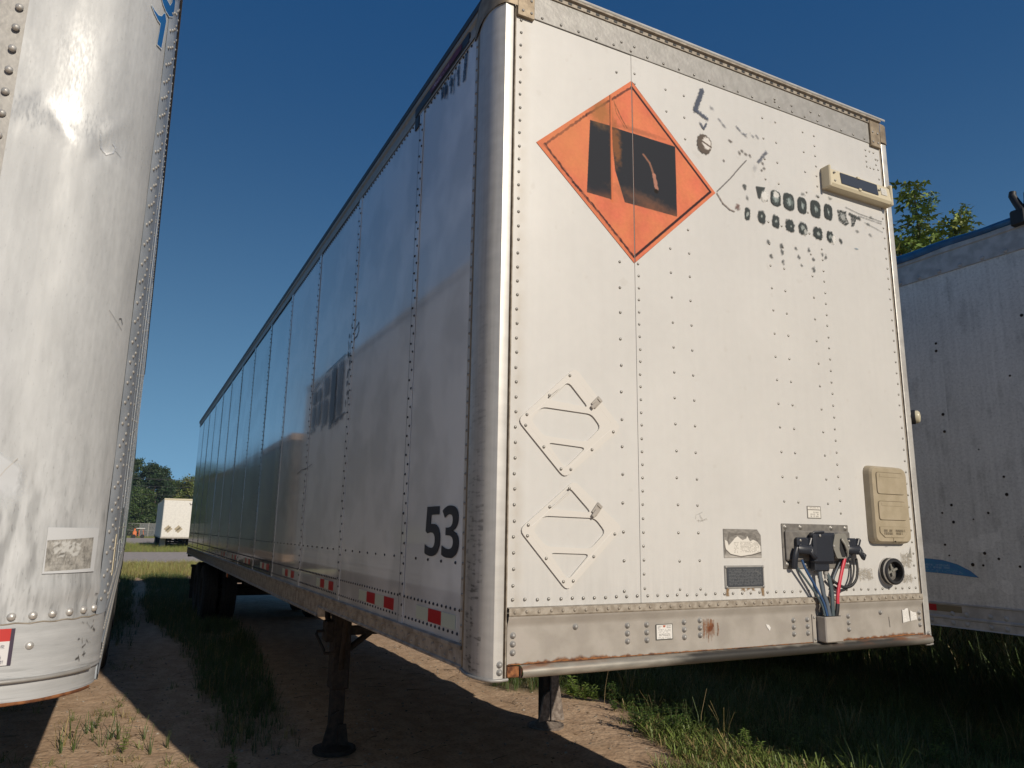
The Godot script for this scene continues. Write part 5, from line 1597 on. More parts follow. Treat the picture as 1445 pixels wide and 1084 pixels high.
# ---------------------------------------------------------------- the silver trailer on the left
func corner(deg: float, off := 0.0) -> Vector2:
	# plan of its rounded nose corner: negative "degrees" run on along the flat front, more than 90 along the side
	var cx := LX - 0.32
	if deg < 0.0:
		return Vector2(cx + deg / 180.0, -0.10 + off)
	if deg > 90.0:
		return Vector2(LX + off, -0.42 - (deg - 90.0) / 180.0)
	return Vector2(cx + sin(deg_to_rad(deg)) * (0.32 + off), -0.42 + cos(deg_to_rad(deg)) * (0.32 + off))
func dents(deg: float, y: float) -> float:
	var d := 0.0
	# the knock under the glare, a buckled band, a shallow bulge low down
	d -= 0.010 * exp(-pow((deg - 26.0) / 6.0, 2) - pow((y - 2.985) / 0.055, 2))
	var wave := 3.02 + 0.05 * sin((deg + 20.0) * 0.13) + 0.0022 * maxf(deg - 18.0, 0.0)
	d += 0.0055 * exp(-pow((y - wave) / 0.045, 2)) * smoothstep(-24.0, -8.0, deg) * smoothstep(52.0, 34.0, deg)
	d += 0.004 * exp(-pow((y - 3.28) / 0.16, 2)) * smoothstep(60.0, 0.0, deg)
	d -= 0.009 * exp(-pow((y - 1.80) / 0.07, 2) - pow((deg - 6.0) / 9.0, 2))
	d += 0.007 * exp(-pow((y - 1.49) / 0.04, 2)) * smoothstep(4.0, 30.0, deg)
	d -= 0.006 * exp(-pow((y - 1.455) / 0.02, 2) - pow((deg - 52.0) / 12.0, 2))
	d += relief.get_noise_2d(deg * 0.9, y * 60.0) * 0.0035
	return d
func nose_skin(deg0: float, deg1: float, nd: int, y0: float, y1: float, ny: int, off: float, dented: bool) -> MB:
	var mb := MB.new()
	var rows: Array = []
	var uvs: Array = []
	for i in ny + 1:
		var y := lerpf(y0, y1, float(i) / ny)
		var r: Array = []
		var u: Array = []
		for j in nd + 1:
			var deg := lerpf(deg0, deg1, float(j) / nd)
			var p := corner(deg, off + (dents(deg, y) if dented else 0.0))
			r.append(Vector3(p.x, y, p.y))
			u.append(Vector2(float(j) / nd, 1.0 - float(i) / ny))
		rows.append(r)
		uvs.append(u)
	mb.grid(rows, uvs, func(p): return Vector3(p.x - (LX - 0.7), 0.0, p.z + 0.85))
	return mb
func skin_metal(seed_: int, y0: float, y1: float) -> StandardMaterial3D:
	# oxidised aluminium with cloudy weathering, pits and dark runs low down
	var w := 512
	var h := 768
	var im := Image.create(w, h, false, Image.FORMAT_RGB8)
	var ro := Image.create(w, h, false, Image.FORMAT_RGB8)
	var a := noise(0.006, seed_, 4)
	var b := noise(0.06, seed_ + 1, 3)
	var c := noise(0.03, seed_ + 2, 3)
	for y in h:
		var yy := lerpf(y1, y0, float(y) / h)
		var low := smoothstep(2.15, 1.60, yy)
		for x in w:
			var v := 0.475 + 0.06 * a.get_noise_2d(x, y) + 0.035 * b.get_noise_2d(x, y) + 0.025 * c.get_noise_2d(x * 1.5, y * 0.15)
			var st := a.get_noise_2d(x * 2.2 + 700.0, y * 1.6) + 0.45 * c.get_noise_2d(x * 0.9, y * 0.7)
			v -= low * 0.15 * smoothstep(0.0, 0.6, st)
			v += low * 0.07 * smoothstep(0.0, 0.5, -st)
			if low > 0.1 and b.get_noise_2d(x * 0.9 + 90.0, y * 0.6) > 0.50:
				v -= 0.09 * low
			if b.get_noise_2d(x * 2.0 + 40.0, y * 2.0) > 0.60:
				v -= 0.10
			im.set_pixel(x, y, Color(v * 0.97, v * 0.99, v * 1.0).linear_to_srgb())
			var r := 0.60 + 0.10 * a.get_noise_2d(x * 2.0, y * 2.0) + 0.05 * b.get_noise_2d(x, y) + low * 0.10 * smoothstep(0.0, 0.5, st)
			# rubbed bright along the buckled band
			var band := exp(-pow((yy - 3.04) / 0.075, 2)) + 0.55 * exp(-pow((yy - 3.25) / 0.20, 2))
			r -= clampf(band, 0.0, 1.0) * (0.24 + 0.22 * b.get_noise_2d(x * 1.7, y * 1.7))
			ro.set_pixel(x, y, Color(r, r, r))
	var m := printed(im, 1.0, false, 0.12)
	m.roughness_texture = ImageTexture.create_from_image(ro)
	m.roughness_texture_channel = BaseMaterial3D.TEXTURE_CHANNEL_RED
	return m
func nose_patch(called: String, im_mat: Material, parent: Node, d0: float, d1: float, y0: float, y1: float, off := 0.005) -> MeshInstance3D:
	return built(called, nose_skin(d0, d1, 10, y0, y1, 8, off, true), im_mat, parent)
func nose_rivets(list: Array, parent: Node, mesh: Mesh, off := 0.0):
	# list holds Vector2(deg, y)
	for q in list:
		var p := corner(q.x, off + dents(q.x, q.y))
		var o := part("rivet", mesh, M.alu, parent, Vector3(p.x, q.y, p.y))
		o.basis = Basis.from_euler(Vector3(0, deg_to_rad(clampf(q.x, 0.0, 90.0)), 0))

func silver_trailer():
	var T := thing("semi_trailer", "dented silver box trailer with rounded riveted nose corner and torn blue lettering, close at left", "trailer")
	var front_edge := -22.0
	var metal := skin_metal(91, 1.40, 4.10)
	built("corner_skin", nose_skin(front_edge, 67.5, 60, 1.402, 4.10, 120, 0.0, true), metal, T)
	built("front_panel", nose_skin(-180.0 * 1.72, front_edge + 1.5, 40, 1.402, 4.10, 40, -0.003, false), M.alu_dull, T)
	built("corner_edge", nose_skin(67.0, 91.5, 12, 1.402, 4.10, 6, 0.0026, false), M.silver_side, T)
	var band := skin_metal(95, 1.17, 4.5)
	built("base_band", nose_skin(-180.0 * 1.72, 86.0, 100, 1.235, 1.401, 14, 0.003, true), band, T)
	built("base_band", nose_skin(-180.0 * 1.72, 84.0, 100, 1.176, 1.2345, 8, -0.004, true), band, T)
	var mb := MB.new()
	var fold: Array = []
	for k in 40:
		var p := corner(lerpf(-60.0, 66.0, k / 39.0), 0.004)
		fold.append(Vector3(p.x, 1.2375, p.y))
	mb.tube(fold, 0.007, 6)
	built("fold_line", mb, M.alu_dull, T)
	mb = MB.new()
	fold = []
	for k in 40:
		var deg := lerpf(-60.0, 70.0, k / 39.0)
		var p := corner(deg, 0.003 + dents(deg, 1.401))
		fold.append(Vector3(p.x, 1.4015 + 0.002 * sin(k * 1.7), p.y))
	mb.tube(fold, 0.0022, 5)
	built("seam_bead", mb, M.trim, T)
	mb = MB.new()
	fold = []
	for k in 40:
		var p := corner(lerpf(-60.0, 72.0, k / 39.0), -0.006)
		fold.append(Vector3(p.x, 1.172, p.y))
	mb.tube(fold, 0.006, 5)
	built("rusty_edge", mb, M.rust, T)
	var big := MB.new()
	big.lathe([[0.0125, 0.0], [0.0115, 0.005], [0.008, 0.009], [0.0, 0.011]], 12, Transform3D(), true)
	var head := big.done()
	var spots: Array = []
	for k in 7:
		spots.append(Vector2(4.6 + 9.95 * k, 1.421 + 0.0008 * k))
	for k in 3:
		spots.append(Vector2(-12.0 - 14.0 * k, 1.42))
	spots.append(Vector2(24.8, 1.335))
	var y := 2.62
	while y < 3.9:
		spots.append(Vector2((-3.062 - (LX - 0.32)) * 180.0, y))
		y += 0.0785
	nose_rivets(spots, T, head, 0.001)
	# small rivets down the edge of the corner
	var edge: Array = []
	for q in [[71.5, 0.0], [76.5, 0.022], [82.0, 0.045], [88.0, 0.010]]:
		var ye: float = 1.45 + q[1]
		while ye < 4.05:
			var pe := corner(q[0], 0.0022)
			edge.append(Transform3D(Basis.from_euler(Vector3(0, deg_to_rad(q[0]), 0)), Vector3(pe.x, ye + rng.randf_range(-0.004, 0.004), pe.y)))
			ye += 0.075
	many("rivets", rivet_mesh, M.alu_dull, edge, T)
	# white sticker with a worn grey print, white patch with painted glare at the edge, the edge of a red and white label
	var im := sheet(256, 128, ink(0.56, 0.575, 0.59))
	fill_poly(im, PackedVector2Array([Vector2(4, 36), Vector2(226, 28), Vector2(228, 118), Vector2(8, 122)]), func(x, yy):
		var v: float = 0.30 + 0.13 * relief.get_noise_2d(x * 2.6, yy * 2.9) + 0.16 * relief.get_noise_2d(x * 0.9, yy * 1.2) + 0.05 * relief.get_noise_2d(x * 8.0, yy * 8.0)
		return Color(v, v * 0.96, v * 0.88).linear_to_srgb())
	for k in 34:
		blob(im, Vector2(rng.randf_range(40, 150), rng.randf_range(42, 80)), Vector2(rng.randf_range(4, 16), rng.randf_range(2, 6)), ink(0.55, 0.55, 0.53, 0.8), 0.6, 2.0, rng.randf_range(-0.5, 0.2), 1.0)
	small_print(im, 30, 60, 205, 112, 9, ink(0.50, 0.49, 0.46, 0.7), 0.6)
	nose_patch("worn_sticker", printed(im, 0.5, false), T, 25.8, 58.5, 1.545, 1.686)
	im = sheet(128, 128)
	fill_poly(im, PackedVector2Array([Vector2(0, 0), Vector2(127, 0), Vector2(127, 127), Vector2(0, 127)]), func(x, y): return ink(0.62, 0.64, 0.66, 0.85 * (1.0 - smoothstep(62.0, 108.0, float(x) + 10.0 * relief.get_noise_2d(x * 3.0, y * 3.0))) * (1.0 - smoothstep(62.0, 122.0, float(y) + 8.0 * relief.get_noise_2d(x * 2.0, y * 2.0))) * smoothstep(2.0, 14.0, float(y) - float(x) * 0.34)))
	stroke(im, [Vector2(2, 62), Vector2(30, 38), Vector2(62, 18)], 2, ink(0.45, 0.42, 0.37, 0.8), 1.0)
	nose_patch("white_glare_patch", printed(im, 0.4), T, -2.0, 16.0, 1.712, 1.922)  # glow of a glare spot painted in as fading white
	im = sheet(64, 64, ink(0.66, 0.65, 0.64))
	fill_poly(im, PackedVector2Array([Vector2(0, 0), Vector2(64, 0), Vector2(64, 22), Vector2(0, 22)]), func(_x, _y): return ink(0.50, 0.03, 0.025))
	fill_poly(im, PackedVector2Array([Vector2(58, 0), Vector2(64, 0), Vector2(64, 64), Vector2(58, 64)]), func(_x, _y): return ink(0.05, 0.035, 0.06))
	small_print(im, 6, 28, 52, 60, 9, ink(0.12, 0.12, 0.14), 0.7)
	nose_patch("warning_label", printed(im, 0.5, false), T, -2.0, 17.0, 1.285, 1.389, 0.009)
	# what is left of blue lettering near the head of the corner
	im = sheet(256, 320)
	var px := func(deg: float, yy: float) -> Vector2:
		return Vector2((deg - 42.0) / 36.0 * 256.0, (3.86 - yy) / 0.38 * 320.0)
	var blue := func(x, yy): return ink(0.018, 0.115 + 0.02 * relief.get_noise_2d(x * 2.0, yy * 2.0), 0.32)
	var halo := ink(0.62, 0.64, 0.64, 0.8)
	var bar := PackedVector2Array([px.call(46.8, 3.632), px.call(50.0, 3.622), px.call(54.0, 3.618), px.call(57.2, 3.628), px.call(59.0, 3.648), px.call(60.6, 3.655), px.call(62.9, 3.632), px.call(62.2, 3.57), px.call(61.2, 3.505), px.call(56.2, 3.502), px.call(56.9, 3.56), px.call(57.0, 3.595), px.call(54.0, 3.598), px.call(50.0, 3.612)])
	for i in bar.size():
		stroke(im, [bar[i], bar[(i + 1) % bar.size()]], 7, halo, 2.0)
	fill_poly(im, bar, blue)
	var loop := PackedVector2Array([px.call(54.5, 3.700), px.call(57.0, 3.682), px.call(61.0, 3.668), px.call(66.0, 3.668), px.call(71.5, 3.690), px.call(73.5, 3.73), px.call(73.5, 3.80), px.call(71.0, 3.84), px.call(68.0, 3.85), px.call(68.0, 3.74), px.call(65.5, 3.712), px.call(61.0, 3.716), px.call(58.0, 3.74), px.call(54.0, 3.80)])
	for i in loop.size():
		stroke(im, [loop[i], loop[(i + 1) % loop.size()]], 7, halo, 2.0)
	fill_poly(im, loop, blue)
	nose_patch("torn_lettering", printed(im, 0.4), T, 42.0, 78.0, 3.48, 3.86, 0.0045)
	# a white scratch ring in the dent, and dark scuffs
	im = sheet(128, 96)
	stroke(im, [Vector2(20, 20), Vector2(30, 56), Vector2(58, 70), Vector2(84, 56), Vector2(90, 38), Vector2(78, 30)], 6, ink(0.80, 0.79, 0.76, 0.8), 3.0, 0.6)
	stroke(im, [Vector2(86, 44), Vector2(120, 60)], 3, ink(0.75, 0.74, 0.7, 0.6), 2.0, 0.6)
	nose_patch("scratch", printed(im, 0.35, true, 0.6), T, 22.0, 40.0, 2.94, 3.05, 0.003)
	im = sheet(128, 96)
	stroke(im, [Vector2(6, 20), Vector2(60, 52), Vector2(120, 84)], 2, ink(0.12, 0.11, 0.10, 0.7), 1.2, 0.8)
	stroke(im, [Vector2(84, 40), Vector2(104, 36), Vector2(118, 58)], 4, ink(0.05, 0.05, 0.05, 0.85), 1.5, 0.9)
	nose_patch("scratch", printed(im), T, 44.0, 58.0, 2.36, 2.44, 0.003)
	im = sheet(128, 160)
	for k in 26:
		var x := rng.randf_range(20, 110)
		var yy := rng.randf_range(10, 140)
		stroke(im, [Vector2(x, yy), Vector2(x + rng.randf_range(-22, 22), yy + rng.randf_range(-8, 8))], rng.randf_range(1.2, 3.5), ink(0.07, 0.065, 0.06, rng.randf_range(0.3, 0.85)), 1.4, 0.9)
	nose_patch("scuffs", printed(im), T, 50.0, 70.0, 1.19, 1.50, 0.0065)
	# body, roof and side
	mb = MB.new()
	mb.span(Vector3(LX - 0.06, 1.178, -0.418), Vector3(LX - 0.001, 1.43, -0.402), 0.003)
	mb.span(Vector3(LX - 0.05, 1.40, -0.426), Vector3(LX - 0.006, 4.06, -0.412), 0.002)
	built("corner_backing", mb, M.silver_side, T)
	mb = MB.new()
	mb.span(Vector3(LX - 2.59, 1.26, -10.4), Vector3(LX - 0.02, 4.09, -0.46))
	built("body", mb, M.under, T)
	mb = MB.new()
	var roof := PackedVector2Array()
	for k in 24:
		var p := corner(lerpf(0.0, 90.0, k / 23.0), 0.012)
		roof.append(Vector2(p.x, -p.y))
	roof.append(Vector2(LX + 0.012, 10.4))
	roof.append(Vector2(LX - 2.6, 10.4))
	roof.append(Vector2(LX - 2.6, 0.10))
	mb.prism(roof, 4.095, 4.15, Transform3D(Basis.from_euler(Vector3(-PI / 2, 0, 0)), Vector3.ZERO))
	built("roof", mb, M.alu_dull, T)
	mb = MB.new()
	mb.span(Vector3(LX - 2.6, 1.20, -10.4), Vector3(LX - 2.58, 4.10, -0.4))
	built("far_wall", mb, M.alu_dull, T)
	var z1 := -0.425
	for k in 8:
		var z0 := -1.45 - 1.23 * k
		if k == 7:
			z0 = -10.4
		mb = MB.new()
		mb.span(Vector3(LX - 0.02, 1.40, z0 + 0.002), Vector3(LX + (0.0 if k % 2 else 0.0015), 4.05, z1 - 0.002), 0.0012)
		built("side_panel", mb, M.silver_side, T)
		mb = MB.new()
		mb.span(Vector3(LX - 0.001, 1.41, z0 - 0.028), Vector3(LX + 0.0025, 4.04, z0 + 0.028), 0.0008)
		built("seam_strip", mb, M.silver_side, T)
		z1 = z0
		if k == 7:
			break
	var pts: Array = []
	for k in 7:
		for dz in [-0.016, 0.016]:
			var yy := 1.46
			while yy < 4.0:
				pts.append(Vector2(-1.45 - 1.23 * k + dz, yy))
				yy += 0.075
	var z := -0.5
	while z > -10.35:
		pts.append(Vector2(z, 1.44))
		pts.append(Vector2(z, 4.02))
		z -= 0.08
	rivets_side(pts, T, rivet_mesh, LX + 0.001, 1.0, M.alu_dull)
	mb = MB.new()
	mb.sweep([[-0.01, 4.04], [0.003, 4.043], [0.003, 4.12], [0.010, 4.128], [0.010, 4.155], [0.0, 4.165]], func(a, b, s): return Vector3(LX + a, b, s), -10.4, -0.42, Vector3(1, 0.2, 0), false)
	built("top_rail", mb, M.dark_rail, T)
	mb = MB.new()
	mb.sweep([[-0.01, 1.41], [0.003, 1.407], [0.003, 1.385], [0.0008, 1.380], [0.0008, 1.300], [0.004, 1.296], [0.004, 1.274], [0.0008, 1.270], [0.0008, 1.195], [0.003, 1.19], [0.003, 1.175], [-0.05, 1.172]], func(a, b, s): return Vector3(LX + a, b, s), -10.4, -0.415, Vector3(1, -0.1, 0), false)
	var rail := built("bottom_rail", mb, M.silver_side, T)
	pts = []
	z = -0.5
	while z > -10.35:
		pts.append(Vector2(z, 1.335))
		pts.append(Vector2(z - 0.03, 1.232))
		z -= 0.075
	rivets_side(pts, rail, rivet_mesh, LX + 0.0006, 1.0, M.alu_dull)
	# small coloured stickers low on the side
	for s in [[-1.1, -0.8, 1.50, 1.66, M.cream], [-2.7, -2.2, 1.62, 1.80, M.slate_hose], [-5.0, -4.2, 1.56, 1.72, M.tape_white]]:
		mb = MB.new()
		mb.span(Vector3(LX + 0.0016, s[2], s[0]), Vector3(LX + 0.004, s[3], s[1]), 0.0)
		built("side_sticker", mb, s[4], T)
	mb = MB.new()
	mb.span(Vector3(LX - 2.55, 1.20, -10.4), Vector3(LX - 0.03, 1.262, -0.45))
	built("floor_frame", mb, M.under, T)
	running_gear_on(T, LX - 1.295)

func running_gear_on(T: Node3D, x0: float):
	# the same legs and wheels as under the white trailer, moved under this one
	var before := T.get_child_count()
	running_gear(T, -0.62, 0.62, -3.2, [-8.0, -9.2], 0.50)
	for i in range(before, T.get_child_count()):
		var o: Node3D = T.get_child(i)
		o.position += Vector3(x0, 0, BODY_LEN - 10.4 if o.name.begins_with("rear_guard") else 0.0)

# ---------------------------------------------------------------- the weathered trailer on the right
func weathered_skin() -> StandardMaterial3D:
	var w := 512
	var h := 1024
	var im := Image.create(w, h, false, Image.FORMAT_RGB8)
	var a := noise(0.006, 101, 4)
	var b := noise(0.09, 102, 3)
	var c := noise(0.03, 103, 3)
	for y in h:
		for x in w:
			var v := 0.66 + 0.06 * a.get_noise_2d(x, y * 0.6) + 0.09 * b.get_noise_2d(x, y) + 0.07 * c.get_noise_2d(x * 2.2, y * 0.05)
			var run := c.get_noise_2d(x * 1.3, y * 0.10) * 0.6 + a.get_noise_2d(x * 2.0 + 300.0, y * 1.2)
			v -= 0.13 * smoothstep(0.0, 0.9, run)
			if b.get_noise_2d(x * 1.5 + 200.0, y * 1.5) > 0.42:
				v -= 0.12
			if a.get_noise_2d(x * 1.0 + 900.0, y * 1.0 + 80.0) > 0.24 and y > 800:
				v += 0.08
			im.set_pixel(x, y, Color(v, v * 0.99, v * 0.95).linear_to_srgb())
	var m := printed(im, 0.45, false, 0.15)
	m.texture_repeat = true
	return m
func weathered_trailer():
	var T := thing("semi_trailer", "weathered grey box trailer in shade at right with blue trim along its roof edge", "trailer")
	var skin := weathered_skin()
	var zf := 5.80
	var mb := MB.new()
	mb.span(Vector3(RX + 0.03, 1.10, zf - 16.2), Vector3(RX + 2.57, 4.16, zf))
	built("body", mb, M.white_paint, T)
	var z1 := zf
	for k in 7:
		var z0 := zf - 2.44 * (k + 1) if k < 6 else zf - 16.2
		mb = MB.new()
		var n := Vector3.LEFT
		var x := RX
		mb.span(Vector3(x + 0.001, 1.185, z0 + 0.002), Vector3(x + 0.03, 3.93, z1 - 0.002), 0.001)
		var back := built("side_panel", mb, M.alu_dull, T)
		mb = MB.new()
		var off := 0.37 * k
		mb.tri3(Vector3(x, 3.93, z0 + 0.002), Vector3(x, 3.93, z1 - 0.002), Vector3(x, 1.185, z1 - 0.002), n, n, n, Vector2(off, 0), Vector2(off + 1.6, 0), Vector2(off + 1.6, 1))
		mb.tri3(Vector3(x, 3.93, z0 + 0.002), Vector3(x, 1.185, z1 - 0.002), Vector3(x, 1.185, z0 + 0.002), n, n, n, Vector2(off, 0), Vector2(off + 1.6, 1), Vector2(off, 1))
		built("panel_face", mb, skin, back)
		z1 = z0
	mb = MB.new()
	mb.sweep([[0.0, 3.925], [-0.010, 3.928], [-0.010, 4.10], [-0.018, 4.108], [-0.018, 4.160], [0.02, 4.163]], func(a, b, s): return Vector3(RX + a, b, s), zf - 16.2, zf, Vector3(-1, 0.1, 0), false)
	var top := built("top_rail", mb, M.old_rail, T)
	mb = MB.new()
	mb.sweep([[-0.016, 4.150], [-0.030, 4.156], [-0.036, 4.178], [-0.026, 4.198], [0.0, 4.208], [0.06, 4.212]], func(a, b, s): return Vector3(RX + a, b + 0.004 * sin(s * 3.1), s), zf - 16.2, zf - 9.0, Vector3(-1, 0.5, 0))
	var rows: Array = []
	var uvs: Array = []
	for i in 80:
		var s := lerpf(zf - 9.0, zf - 6.18, i / 79.0)
		var r: Array = []
		var u: Array = []
		for q in [[-0.022, 4.140], [-0.034, 4.152], [-0.040, 4.180], [-0.030, 4.202], [0.0, 4.214], [0.08, 4.216]]:
			var wob := 0.007 * sin(s * 4.3 + q[1] * 30.0) + 0.004 * sin(s * 11.0)
			r.append(Vector3(RX + q[0] + wob * 0.5, q[1] + wob, s))
			u.append(Vector2(s, q[1]))
		rows.append(r)
		uvs.append(u)
	mb.grid(rows, uvs, func(_p): return Vector3(-1, 0.5, 0))
	built("blue_roof_edge", mb, M.blue_trim, T)
	mb = MB.new()
	mb.span(Vector3(RX + 0.0, 4.161, zf - 16.2), Vector3(RX + 2.6, 4.205, zf), 0.01)
	built("roof", mb, M.alu_dull, T)
	# black strap and bracket at the roof edge
	mb = MB.new()
	mb.box(Vector3(RX - 0.030, 4.175, -0.375), Vector3(0.06, 0.13, 0.115), 0.012)
	mb.tube([Vector3(RX - 0.03, 4.22, -0.345), Vector3(RX - 0.035, 4.30, -0.378), Vector3(RX - 0.035, 4.365, -0.402), Vector3(RX - 0.03, 4.398, -0.398)], 0.034, 8, 0.026)
	mb.tube([Vector3(RX - 0.02, 4.24, -0.31), Vector3(RX - 0.02, 4.30, -0.30), Vector3(RX - 0.01, 4.36, -0.30)], 0.03, 8)
	built("roof_bracket", mb, M.black, T)
	mb = MB.new()
	mb.sweep([[0.0, 1.186], [-0.014, 1.183], [-0.014, 1.174], [-0.006, 1.170], [-0.006, 1.085], [-0.014, 1.076], [-0.014, 1.064], [-0.006, 1.058], [-0.006, 1.005], [-0.012, 0.996], [0.06, 0.994]], func(a, b, s): return Vector3(RX + a, b, s), zf - 16.2, zf, Vector3(-1, -0.1, 0), false)
	var rail := built("bottom_rail", mb, M.old_rail, T)
	var big := MB.new()
	big.lathe([[0.019, 0.0], [0.018, 0.004], [0.013, 0.009], [0.0, 0.011]], 12, Transform3D(), true)
	var head := big.done()
	var b := Basis(Vector3(0, 0, 1), Vector3(0, 1, 0), Vector3(-1, 0, 0))
	for q in [[-1.248, 1.105], [-1.134, 1.103], [-0.952, 1.108], [-0.832, 1.107], [-1.25, 1.033], [-1.136, 1.033], [-0.951, 1.030], [-0.832, 1.028], [-0.66, 1.03], [-1.43, 1.04], [-0.65, 1.106]]:
		var o := part("rivet", head, M.old_rail, rail, Vector3(RX - 0.006, q[1], q[0]))
		o.basis = b
	for k in 7:
		var o := part("rivet", head, M.old_rail, top, Vector3(RX - 0.010, 3.952, -1.427 + 0.182 * k))
		o.basis = b
	for s in [[-1.62, -1.375, M.tape_red], [-1.375, -1.165, M.faded_tape]]:
		mb = MB.new()
		mb.span(Vector3(RX - 0.0085, 1.115, s[0]), Vector3(RX - 0.0055, 1.166, s[1] - 0.002), 0.0)
		built("reflective_tape", mb, s[2], rail)
	# corroded bolt holes and pits
	var pits := [[-1.165, 3.27, 0.016], [-1.16, 3.335, 0.014], [-1.162, 2.72, 0.017], [-1.164, 2.575, 0.016], [-1.169, 1.967, 0.015], [-1.166, 1.83, 0.016], [-1.253, 1.905, 0.011], [-1.256, 1.647, 0.012], [-1.229, 1.562, 0.009], [-1.002, 1.851, 0.008], [-0.881, 1.899, 0.013], [-0.943, 1.588, 0.016], [-1.046, 1.497, 0.018], [-0.964, 1.495, 0.012], [-0.692, 1.498, 0.013], [-0.727, 2.037, 0.017], [-0.733, 2.173, 0.012], [-0.84, 1.549, 0.013], [-0.462, 3.404, 0.016], [-0.52, 2.55, 0.014], [-0.60, 2.95, 0.011], [-0.63, 1.72, 0.014], [-0.9, 2.40, 0.008]]
	for q in pits:
		mb = MB.new()
		mb.lathe([[q[2] * 0.8, 0.0], [q[2] * 0.72, 0.003], [q[2] * 0.5, 0.004], [q[2] * 0.4, 0.001], [0.0, 0.001]], 10)
		var o := built("corroded_bolt", mb, M.leg, T)
		o.position = Vector3(RX - 0.0005, q[1], q[0])
		o.basis = b
	# scrap of a blue sticker with unreadable white print
	var im := sheet(256, 96)
	fill_poly(im, PackedVector2Array([Vector2(0, 20), Vector2(70, 8), Vector2(130, 14), Vector2(176, 32), Vector2(214, 60), Vector2(238, 90), Vector2(140, 80), Vector2(0, 72)]), func(x, y): return ink(0.045, 0.20 + 0.05 * relief.get_noise_2d(x * 2.0, y * 2.0), 0.42))
	small_print(im, 40, 34, 150, 56, 12, ink(0.42, 0.52, 0.58, 0.9), 0.9)
	small_print(im, 50, 62, 190, 76, 6, ink(0.42, 0.52, 0.58, 0.7), 0.7)
	mb = MB.new()
	var xs := RX - 0.003
	mb.picture(Vector3(xs, 1.545, -1.62), Vector3(xs, 1.545, -0.96), Vector3(xs, 1.388, -0.96), Vector3(xs, 1.388, -1.62), Vector3.LEFT)
	built("blue_sticker_scrap", mb, printed(im, 0.5), T)
	mb = MB.new()
	mb.span(Vector3(RX + 0.03, 1.0, zf - 16.2), Vector3(RX + 2.55, 1.10, zf - 0.1))
	built("floor_frame", mb, M.under, T)
	var before := T.get_child_count()
	running_gear(T, -0.95, 0.95, zf - 3.6, [zf - 12.6, zf - 13.85], 0.50)
	for i in range(before, T.get_child_count()):
		var o: Node3D = T.get_child(i)
		if o.name.begins_with("rear_guard") :
			o.position.z += zf
		o.position.x += RX + 1.3
	# a copy of this trailer, added unseen beyond it to shade the ground
	var N: Node3D = T.duplicate()
	N.name = numbered("semi_trailer")
	add_child(N)
	N.position = Vector3(3.75, 0, -0.4)
	tag(N, "grey box trailer added out of sight beyond the weathered one, shading the ground below", "trailer")

# ---------------------------------------------------------------- far things
func green_trailer():
	# stands behind the silver one; the photograph shows it as the dark mirror image in the white trailer's side
	var T := thing("semi_trailer", "dark green trailer with brown top rail behind the silver one, mirrored in the white side", "trailer")
	var x := LX - 0.03
	var mb := MB.new()
	mb.span(Vector3(x - 2.56, 1.2, -27.5), Vector3(x - 0.02, 3.36, -11.6), 0.02)
	built("body", mb, M.under, T)
	for k in 10:
		mb = MB.new()
		mb.span(Vector3(x - 0.02, 1.22, -13.18 - 1.59 * k), Vector3(x, 3.34, -11.61 - 1.59 * k), 0.004)
		built("side_panel", mb, M.green_side, T)
		mb = MB.new()
		mb.span(Vector3(x - 0.001, 1.22, -13.21 - 1.59 * k), Vector3(x + 0.02, 3.34, -13.15 - 1.59 * k), 0.004)
		built("side_post", mb, M.green_side, T)
	mb = MB.new()
	mb.span(Vector3(x - 2.58, 3.34, -27.55), Vector3(x + 0.025, 3.48, -11.58), 0.01)
	built("top_rail", mb, M.brown_rail, T)
	mb = MB.new()
	mb.span(Vector3(x - 2.58, 1.08, -27.55), Vector3(x + 0.02, 1.22, -11.58), 0.01)
	built("bottom_rail", mb, M.brown_rail, T)
	var before := T.get_child_count()
	running_gear(T, -0.75, 0.75, -14.4, [-24.6, -25.85], 0.50)
	for i in range(before, T.get_child_count()):
		var o: Node3D = T.get_child(i)
		o.position += Vector3(x - 1.28, 0, BODY_LEN - 27.5 if o.name.begins_with("rear_guard") else 0.0)

